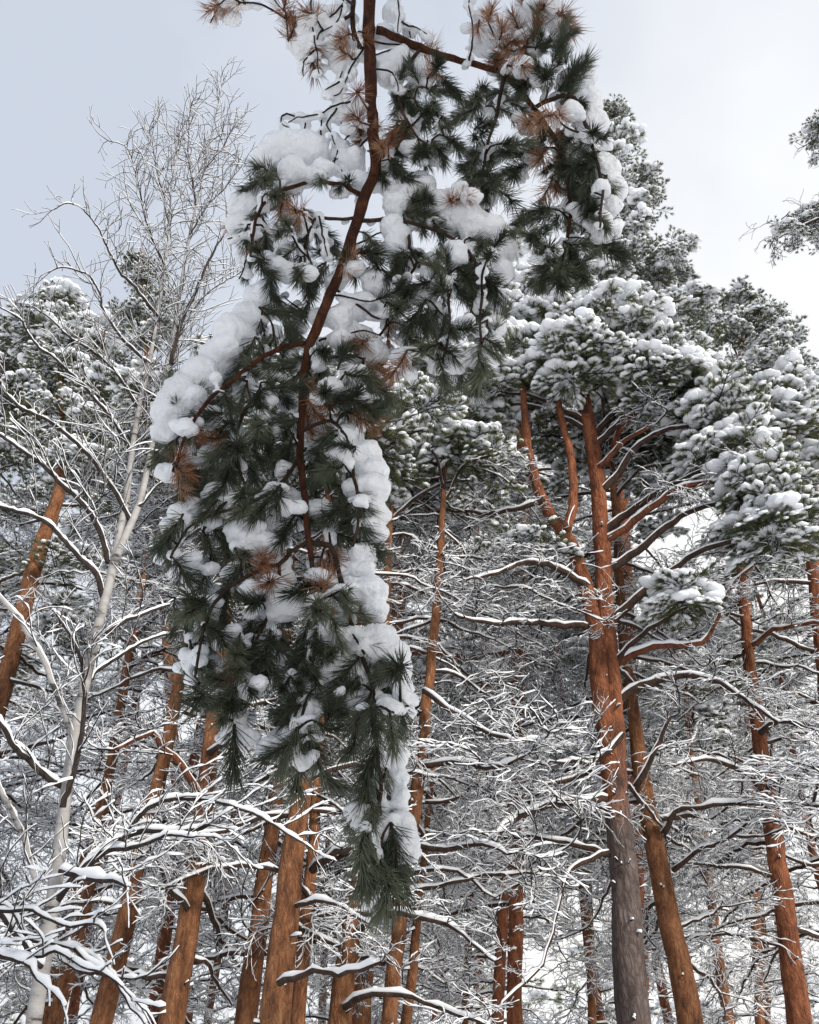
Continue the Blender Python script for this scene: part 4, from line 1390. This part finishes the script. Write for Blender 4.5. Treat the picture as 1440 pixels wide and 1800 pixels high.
G = 0
BR = 1
TUFTS = {
    'a': (BR, [(490, 10), (530, 70), (555, 100), (600, 92), (515, 45), (575, 60), (610, 60), (370, 20), (405, 5), (625, 150), (630, 205), (625, 235), (750, 92), (770, 115), (575, 20), (545, 15)]),
    'b': (BR, [(880, 62), (905, 28), (960, 35), (985, 20), (930, 12), (865, 18), (845, 40), (900, 75), (940, 55), (990, 45), (960, 5), (870, 95), (905, 110)]),
    'c': (G, [(940, 85), (990, 95), (970, 75), (920, 105), (1000, 140), (1010, 190), (1040, 240), (960, 130), (915, 150), (715, 160), (730, 150), (740, 200), (710, 240), (760, 190), (780, 230), (740, 265), (775, 270), (820, 200), (840, 170), (870, 180), (900, 200), (850, 230), (890, 250), (830, 290), (860, 310), (820, 330), (850, 350), (880, 340), (905, 300), (800, 250), (930, 280), (1000, 250), (1030, 290), (1060, 340), (1040, 370), (1070, 400), (1050, 430), (1000, 390), (960, 370), (925, 385), (940, 430), (975, 440), (1010, 430), (960, 480), (985, 490), (1020, 480), (1015, 330), (985, 310), (700, 300), (760, 150), (800, 150), (860, 275), (720, 190), (690, 270), (670, 305)]),
    'c2': (BR, [(940, 245), (965, 205), (930, 215), (670, 265), (690, 245), (985, 235), (700, 225), (820, 345), (950, 275), (1000, 280), (960, 330), (890, 140)]),
    'd': (G, [(470, 300), (460, 320), (505, 335), (450, 385), (440, 425), (480, 345), (470, 425), (540, 400), (460, 465), (535, 445), (560, 490), (640, 440), (660, 460), (500, 450), (520, 480), (480, 490), (590, 470), (620, 490), (575, 410), (600, 330), (570, 320), (545, 500), (655, 425), (440, 460), (500, 410)]),
    'd2': (BR, [(510, 372), (520, 395), (612, 470), (450, 450), (420, 395), (495, 370)]),
    'e': (G, [(735, 350), (730, 375), (770, 410), (800, 420), (850, 430), (830, 470), (862, 500), (720, 465), (700, 500), (740, 545), (830, 560), (790, 620), (850, 625), (775, 665), (840, 665), (760, 570), (805, 580), (860, 570), (820, 520), (860, 450), (780, 540), (800, 660), (870, 600), (720, 590), (760, 610), (700, 460), (690, 540), (810, 490), (845, 590), (740, 500), (780, 505), (720, 620)]),
    'e2': (BR, [(680, 590), (700, 645), (690, 560), (820, 500), (840, 480), (675, 650), (640, 600)]),
    'f': (G, [(480, 545), (450, 580), (470, 620), (415, 640), (390, 680), (430, 700), (480, 680), (510, 645), (560, 660), (330, 715), (305, 755), (300, 800), (350, 770), (390, 760), (370, 810), (420, 780), (450, 740), (480, 740), (440, 830), (430, 870), (330, 830), (395, 830), (350, 690), (400, 720), (460, 700), (500, 590), (440, 610), (370, 730), (340, 800), (500, 700), (450, 650), (410, 830), (510, 560), (470, 780)]),
    'f2': (BR, [(318, 855), (330, 840), (375, 770)]),
    'g': (G, [(600, 625), (630, 665), (590, 700), (640, 720), (570, 770), (600, 800), (590, 830), (500, 800), (490, 880), (510, 920), (620, 840), (640, 860), (600, 880), (620, 930), (650, 890), (580, 935), (560, 620), (570, 690), (655, 640), (620, 700), (560, 830), (510, 850), (500, 940), (590, 900), (640, 910), (605, 950), (560, 800), (570, 650), (660, 680), (500, 760)]),
    'g2': (BR, [(645, 920), (555, 720), (575, 705), (540, 745), (590, 770), (650, 650), (640, 735)]),
    'h': (G, [(370, 905), (330, 920), (300, 980), (318, 1005), (390, 955), (430, 990), (350, 1060), (400, 1060), (440, 1060), (340, 1115), (380, 1120), (360, 1180), (340, 1220), (420, 1140), (450, 1160), (410, 1215), (400, 1280), (412, 1310), (470, 1090), (480, 1190), (490, 1250), (330, 1160), (360, 1020), (410, 1020), (370, 960), (300, 940), (400, 1170), (440, 1210), (380, 1230), (420, 1260), (455, 1115), (370, 1090), (480, 1140), (340, 1075), (400, 920)]),
    'h2': (BR, [(462, 995), (480, 1020), (500, 1045), (420, 1190), (475, 975)]),
    'i': (G, [(540, 1020), (510, 1090), (540, 1150), (570, 1140), (530, 1200), (550, 1220), (530, 1270), (510, 1320), (522, 1350), (580, 1280), (590, 1250), (560, 1060), (500, 1150), (520, 1240), (545, 1290), (500, 1290), (570, 1230), (560, 1180), (495, 1210), (590, 1170), (560, 1320), (540, 1110)]),
    'i2': (BR, [(575, 985), (585, 1010), (570, 1030), (560, 1000)]),
    'j': (G, [(620, 1060), (640, 1085), (600, 1120), (670, 1190), (650, 1205), (690, 1205), (640, 1245), (660, 1280), (700, 1260), (690, 1290), (620, 1170), (610, 1230), (625, 1280), (700, 1180), (660, 1160), (600, 1190), (610, 1040), (650, 1240)]),
    'k': (G, [(655, 1330), (672, 1350), (650, 1370), (676, 1390), (655, 1410), (672, 1430), (650, 1450), (630, 1445), (672, 1470), (690, 1480), (650, 1490), (668, 1505), (655, 1515), (662, 1530), (652, 1535), (700, 1470), (640, 1500)]),
}
spr = []
for key, (kind, lst) in TUFTS.items():
    for (px, py) in lst:
        spr.append((px, py, kind))
NODE = np.array(nodes)
items = []
for px, py, kind in spr:
    sh = rng.normal(0, 0.06)
    c = B(px + rng.normal(0, 3), py + rng.normal(0, 3), sh)
    items.append((np.min(np.linalg.norm(NODE - c, axis=1)), c, kind, px, py))
items.sort(key=lambda x: x[0])
n_spray = 0
placed, extra = [], []
UPV = np.array([0, 0, 1.0])
for dist, c, kind, px, py in items:
    mesh = (SPR_B if kind else SPR_G)[int(rng.integers(4 if kind else 8))]
    if px > 630 and 1320 < py < 1580 and not kind:
        mesh = SPR_G[3 if rng.random() < 0.5 else 2]
    Ls = 0.075
    D = np.linalg.norm(NODE - c, axis=1) + 0.25 * np.clip(c[2] - NODE[:, 2], 0, None)
    i = int(np.argmin(D))
    s = NODE[i]
    out = unit(c - s)
    down = 0.75
    if px > 600 and py > 1300:
        down = 2.6
    elif py < 130:
        down = 0.1
    d = unit(out * 0.85 + np.array([0, 0, -down]) + rng.normal(0, 0.28, 3))
    b = c - d * Ls * 0.55
    L = np.linalg.norm(b - s)
    if L > 0.012:
        mid = (s + b) / 2 + np.array([0, 0, 0.10 * L]) + rng.normal(0, 0.10 * L, 3)
        Q = resample([s, mid, b], 0.014)
        part_tube('twig', Q, np.linspace(min(0.0038, 0.0024 + 0.012 * L), 0.0022, len(Q)), M_TWIG if rng.random() < 0.6 else M_LIMB, 5)
        NODE = np.vstack([NODE, Q[1:]])
        for q in Q[1::1]:
            if rng.random() < 0.6:
                sz = rng.uniform(0.009, 0.016)
                SNOW.append((q + LEE * sz * 1.3, (sz * 1.3, sz, sz * 1.1)))
    rot = Vector(d).to_track_quat('X', 'Z') @ Matrix.Rotation(rng.uniform(0, 6.28), 4, 'X').to_quaternion()
    placed.append((b, rot, rng.uniform(0.68, 1.15), mesh, py))
    for k in range((1 if rng.random() < 0.4 else 0) if kind else int(rng.integers(2, 4)) if (px > 690 and py < 530) else (0 if (px > 600 and py > 1300) else int(rng.random() < 0.85))):     # further shoots of the same tuft
        d2 = unit(d + rng.normal(0, 0.75, 3) + np.array([0, 0, -0.15]))
        r2 = Vector(d2).to_track_quat('X', 'Z') @ Matrix.Rotation(rng.uniform(0, 6.28), 4, 'X').to_quaternion()
        mesh2 = (SPR_B if kind else SPR_G)[int(rng.integers(4 if kind else 8))]
        extra.append((b + rng.normal(0, 0.012, 3), r2, rng.uniform(0.6, 0.9), mesh2, py))
    # snow caught on the upper side of the spray
    if rng.random() < (0.44 if not kind else 0.6):
        side = unit(np.cross(d, LEE))
        for k in range(4):
            s1 = rng.uniform(0.013, 0.027)
            p1 = c + LEE * rng.uniform(0.026, 0.040) + d * rng.uniform(-0.035, 0.035) + side * rng.normal(0, 0.018)
            SNOW.append((p1, (s1 * 1.25, s1 * 0.85, s1)))

placed.sort(key=lambda x: -x[4])
LIB_N = bpy.data.collections.new('library_sprays')
for i, m in enumerate(SPR_G + SPR_B):
    LIB_N.objects.link(bpy.data.objects.new('spray_%02d' % i, m))
NG_N = scatter_group('scatter_sprays', LIB_N)
for b, rot, sc_, mesh, py in placed[:300]:
    o = bpy.data.objects.new('needle_spray', mesh)
    COL.objects.link(o)
    o.parent = big
    o.location = Vector(b - tb)
    o.rotation_mode = 'QUATERNION'
    o.rotation_quaternion = rot
    o.scale = (sc_, sc_, sc_)
n_spray = len(placed)
alls = SPR_G + SPR_B
scatter('further_needles', [(b, tuple(rot.to_euler()), sc_, alls.index(mesh)) for b, rot, sc_, mesh, py in placed[300:] + extra], NG_N, big, tb)

# the big piles of snow the photograph shows: px, py, radius in px, how much farther than the needles
PILES = [
    (500, 272, 34, .05), (540, 268, 32, .05), (470, 280, 24, .04), (515, 300, 22, -.03), (570, 300, 18, -.02), (540, 310, 16, -.03), (560, 315, 14, -.04),
    (430, 365, 26, .06), (420, 395, 20, .06), (445, 345, 18, .05), (465, 525, 30, .06), (440, 560, 28, .06), (415, 595, 32, .05), (385, 625, 32, .05), (355, 660, 34, .05), (325, 695, 34, .05), (300, 725, 30, .05), (290, 760, 24, .06),
    (410, 585, 26, -.02), (400, 610, 24, -.02), (340, 700, 20, -.01), (325, 752, 17, -.07), (310, 745, 12, -.07), (340, 760, 10, -.07), (377, 665, 12, -.06), (398, 722, 7, -.05), (290, 830, 18, .06),
    (1015, 150, 28, .06), (1030, 185, 26, .06), (1005, 195, 17, -.05), (1018, 200, 12, -.05), (1045, 215, 24, .06), (1022, 275, 24, .04), (1060, 305, 28, .05), (1070, 335, 26, .05), (1055, 330, 14, -.05), (1070, 370, 20, .06), (1080, 400, 16, .06), (1035, 120, 16, .06),
    (735, 315, 16, .06), (745, 335, 22, .06), (720, 345, 22, .06), (700, 365, 24, .06), (770, 365, 26, .05), (800, 385, 30, .05), (835, 400, 30, .05), (865, 410, 28, .05), (885, 440, 24, .06), (800, 440, 20, -.04), (808, 455, 14, -.04), (885, 480, 20, .06), (890, 410, 16, .05), (875, 530, 18, .06), (870, 570, 20, .06), (868, 610, 20, .06), (862, 640, 14, .06), (690, 400, 20, .06), (830, 440, 14, .04),
    (620, 770, 22, .06), (640, 800, 26, .06), (650, 830, 28, .06), (655, 865, 28, .06), (658, 900, 26, .06), (652, 935, 24, .06), (640, 975, 22, .05), (635, 1010, 22, .05), (600, 800, 16, -.04), (612, 810, 12, -.04), (632, 884, 13, -.06), (625, 860, 18, 0), (640, 855, 18, 0),
    (425, 940, 24, .0), (450, 950, 26, 0), (470, 960, 20, 0), (405, 935, 14, 0), (320, 905, 22, .04), (340, 895, 20, .04), (300, 930, 18, .05), (380, 870, 22, .05), (405, 865, 18, .05), (285, 980, 16, .05), (470, 880, 18, .06), (480, 920, 14, .06), (500, 830, 18, .06),
    (495, 1055, 26, .0), (515, 1070, 22, 0), (490, 1080, 18, 0), (530, 1060, 14, .02), (600, 1060, 22, .03), (650, 1045, 28, .04), (660, 1070, 20, .04), (625, 1030, 18, .04), (580, 1110, 22, .0), (605, 1120, 20, 0), (560, 1120, 18, 0),
    (650, 1125, 26, .03), (675, 1130, 28, .04), (690, 1150, 28, .04), (640, 1140, 20, .0), (660, 1150, 24, .02), (700, 1180, 24, .05), (708, 1210, 18, .05), (580, 1190, 24, .02), (600, 1200, 22, .02), (570, 1165, 14, .02), (598, 1215, 12, -.05), (635, 1190, 20, .04), (710, 1240, 16, .05), (650, 1270, 14, .0), (710, 1265, 14, .04),
    (690, 1310, 16, .03), (698, 1335, 18, .03), (702, 1365, 17, .03), (704, 1395, 16, .03), (700, 1420, 15, .03), (708, 1450, 20, .02), (712, 1475, 20, .02), (705, 1495, 18, .02), (622, 1425, 16, .03), (630, 1415, 12, .03), (672, 1500, 16, .04), (640, 1510, 14, .04), (665, 1540, 18, .04), (645, 1560, 18, .04), (650, 1585, 16, .04), (670, 1570, 14, .04),
    (330, 1150, 12, .06), (334, 1172, 13, .06), (333, 1195, 11, .06), (420, 1285, 14, .04), (425, 1310, 12, .04), (410, 1330, 10, .04), (530, 1345, 12, .04), (550, 1330, 12, .04),
    (560, 40, 22, .08), (590, 60, 24, .08), (540, 85, 24, .08), (600, 110, 20, .08), (520, 60, 20, .08), (625, 190, 20, .08), (600, 210, 14, .08), (680, 60, 18, .08), (700, 110, 24, .08), (740, 130, 22, .08), (680, 130, 20, .08), (690, 20, 16, .08), (850, 70, 24, .08), (960, 20, 26, .08), (990, 35, 22, .08), (930, 40, 24, .08),
    (620, 280, 20, .08), (600, 260, 14, .08), (640, 320, 18, .08), (690, 330, 22, .08), (700, 420, 22, .08), (660, 500, 24, .08), (630, 540, 26, .08), (600, 560, 24, .08), (690, 440, 20, .08), (760, 480, 20, .08), (600, 600, 20, .08), (560, 560, 16, .08), (510, 630, 18, .08), (660, 620, 22, .08), (500, 880, 22, .08), (560, 900, 20, .06),
]
for px, py, r, dd in PILES:
    D = dep(py) + (dd * 0.45 if dd >= 0 else dd * 1.1)
    rm = r * D / F * 1.16
    c = atd(px + rng.normal(0, 2), py + rng.normal(0, 2), D)
    SNOW.append((c, (rm * 1.05, rm * 1.05, rm * 0.95)))
    for k in range(2):
        a = rng.uniform(0, 6.28)
        c2 = c + np.array([math.cos(a), rng.normal(0, 0.5), math.sin(a)]) * rm * 0.55
        s = rm * rng.uniform(0.45, 0.65)
        SNOW.append((c2, (s, s, s * 0.9)))

LUMPS = bpy.data.textures.new('snow_lumps', 'CLOUDS')
LUMPS.noise_scale = 0.035
LUMPS.noise_depth = 2
CRUMBS = bpy.data.textures.new('snow_crumbs', 'CLOUDS')
CRUMBS.noise_scale = 0.011
CRUMBS.noise_depth = 3
C = np.array([s[0] for s in SNOW])
K = 40
cen = C[rng.choice(len(C), K, replace=False)]
for it in range(12):
    lab = np.argmin(((C[:, None] - cen[None]) ** 2).sum(-1), 1)
    for k in range(K):
        if (lab == k).any():
            cen[k] = C[lab == k].mean(0)
for k in range(K):
    idx = np.where(lab == k)[0]
    if not len(idx):
        continue
    mb = MB()
    for i in idx:
        blob(mb, SNOW[i][0], SNOW[i][1], rng, 0, fine=True, under=0.75, bumpy=0.10)
    o = mb.build('snow_clump', [M_SNOW], big, tb)
    md = o.modifiers.new('remesh', 'REMESH')
    md.mode = 'VOXEL'
    md.voxel_size = 0.0044
    md.use_smooth_shade = True
    md = o.modifiers.new('smooth', 'SMOOTH')
    md.factor = 0.5
    md.iterations = 12
    md = o.modifiers.new('lumps', 'DISPLACE')
    md.texture = LUMPS
    md.texture_coords = 'GLOBAL'
    md.strength = 0.016
    md.mid_level = 0.5
    md = o.modifiers.new('crumbs', 'DISPLACE')
    md.texture = CRUMBS
    md.texture_coords = 'GLOBAL'
    md.strength = 0.006
    md.mid_level = 0.5
print('sprays', n_spray, 'snow blobs', len(SNOW))
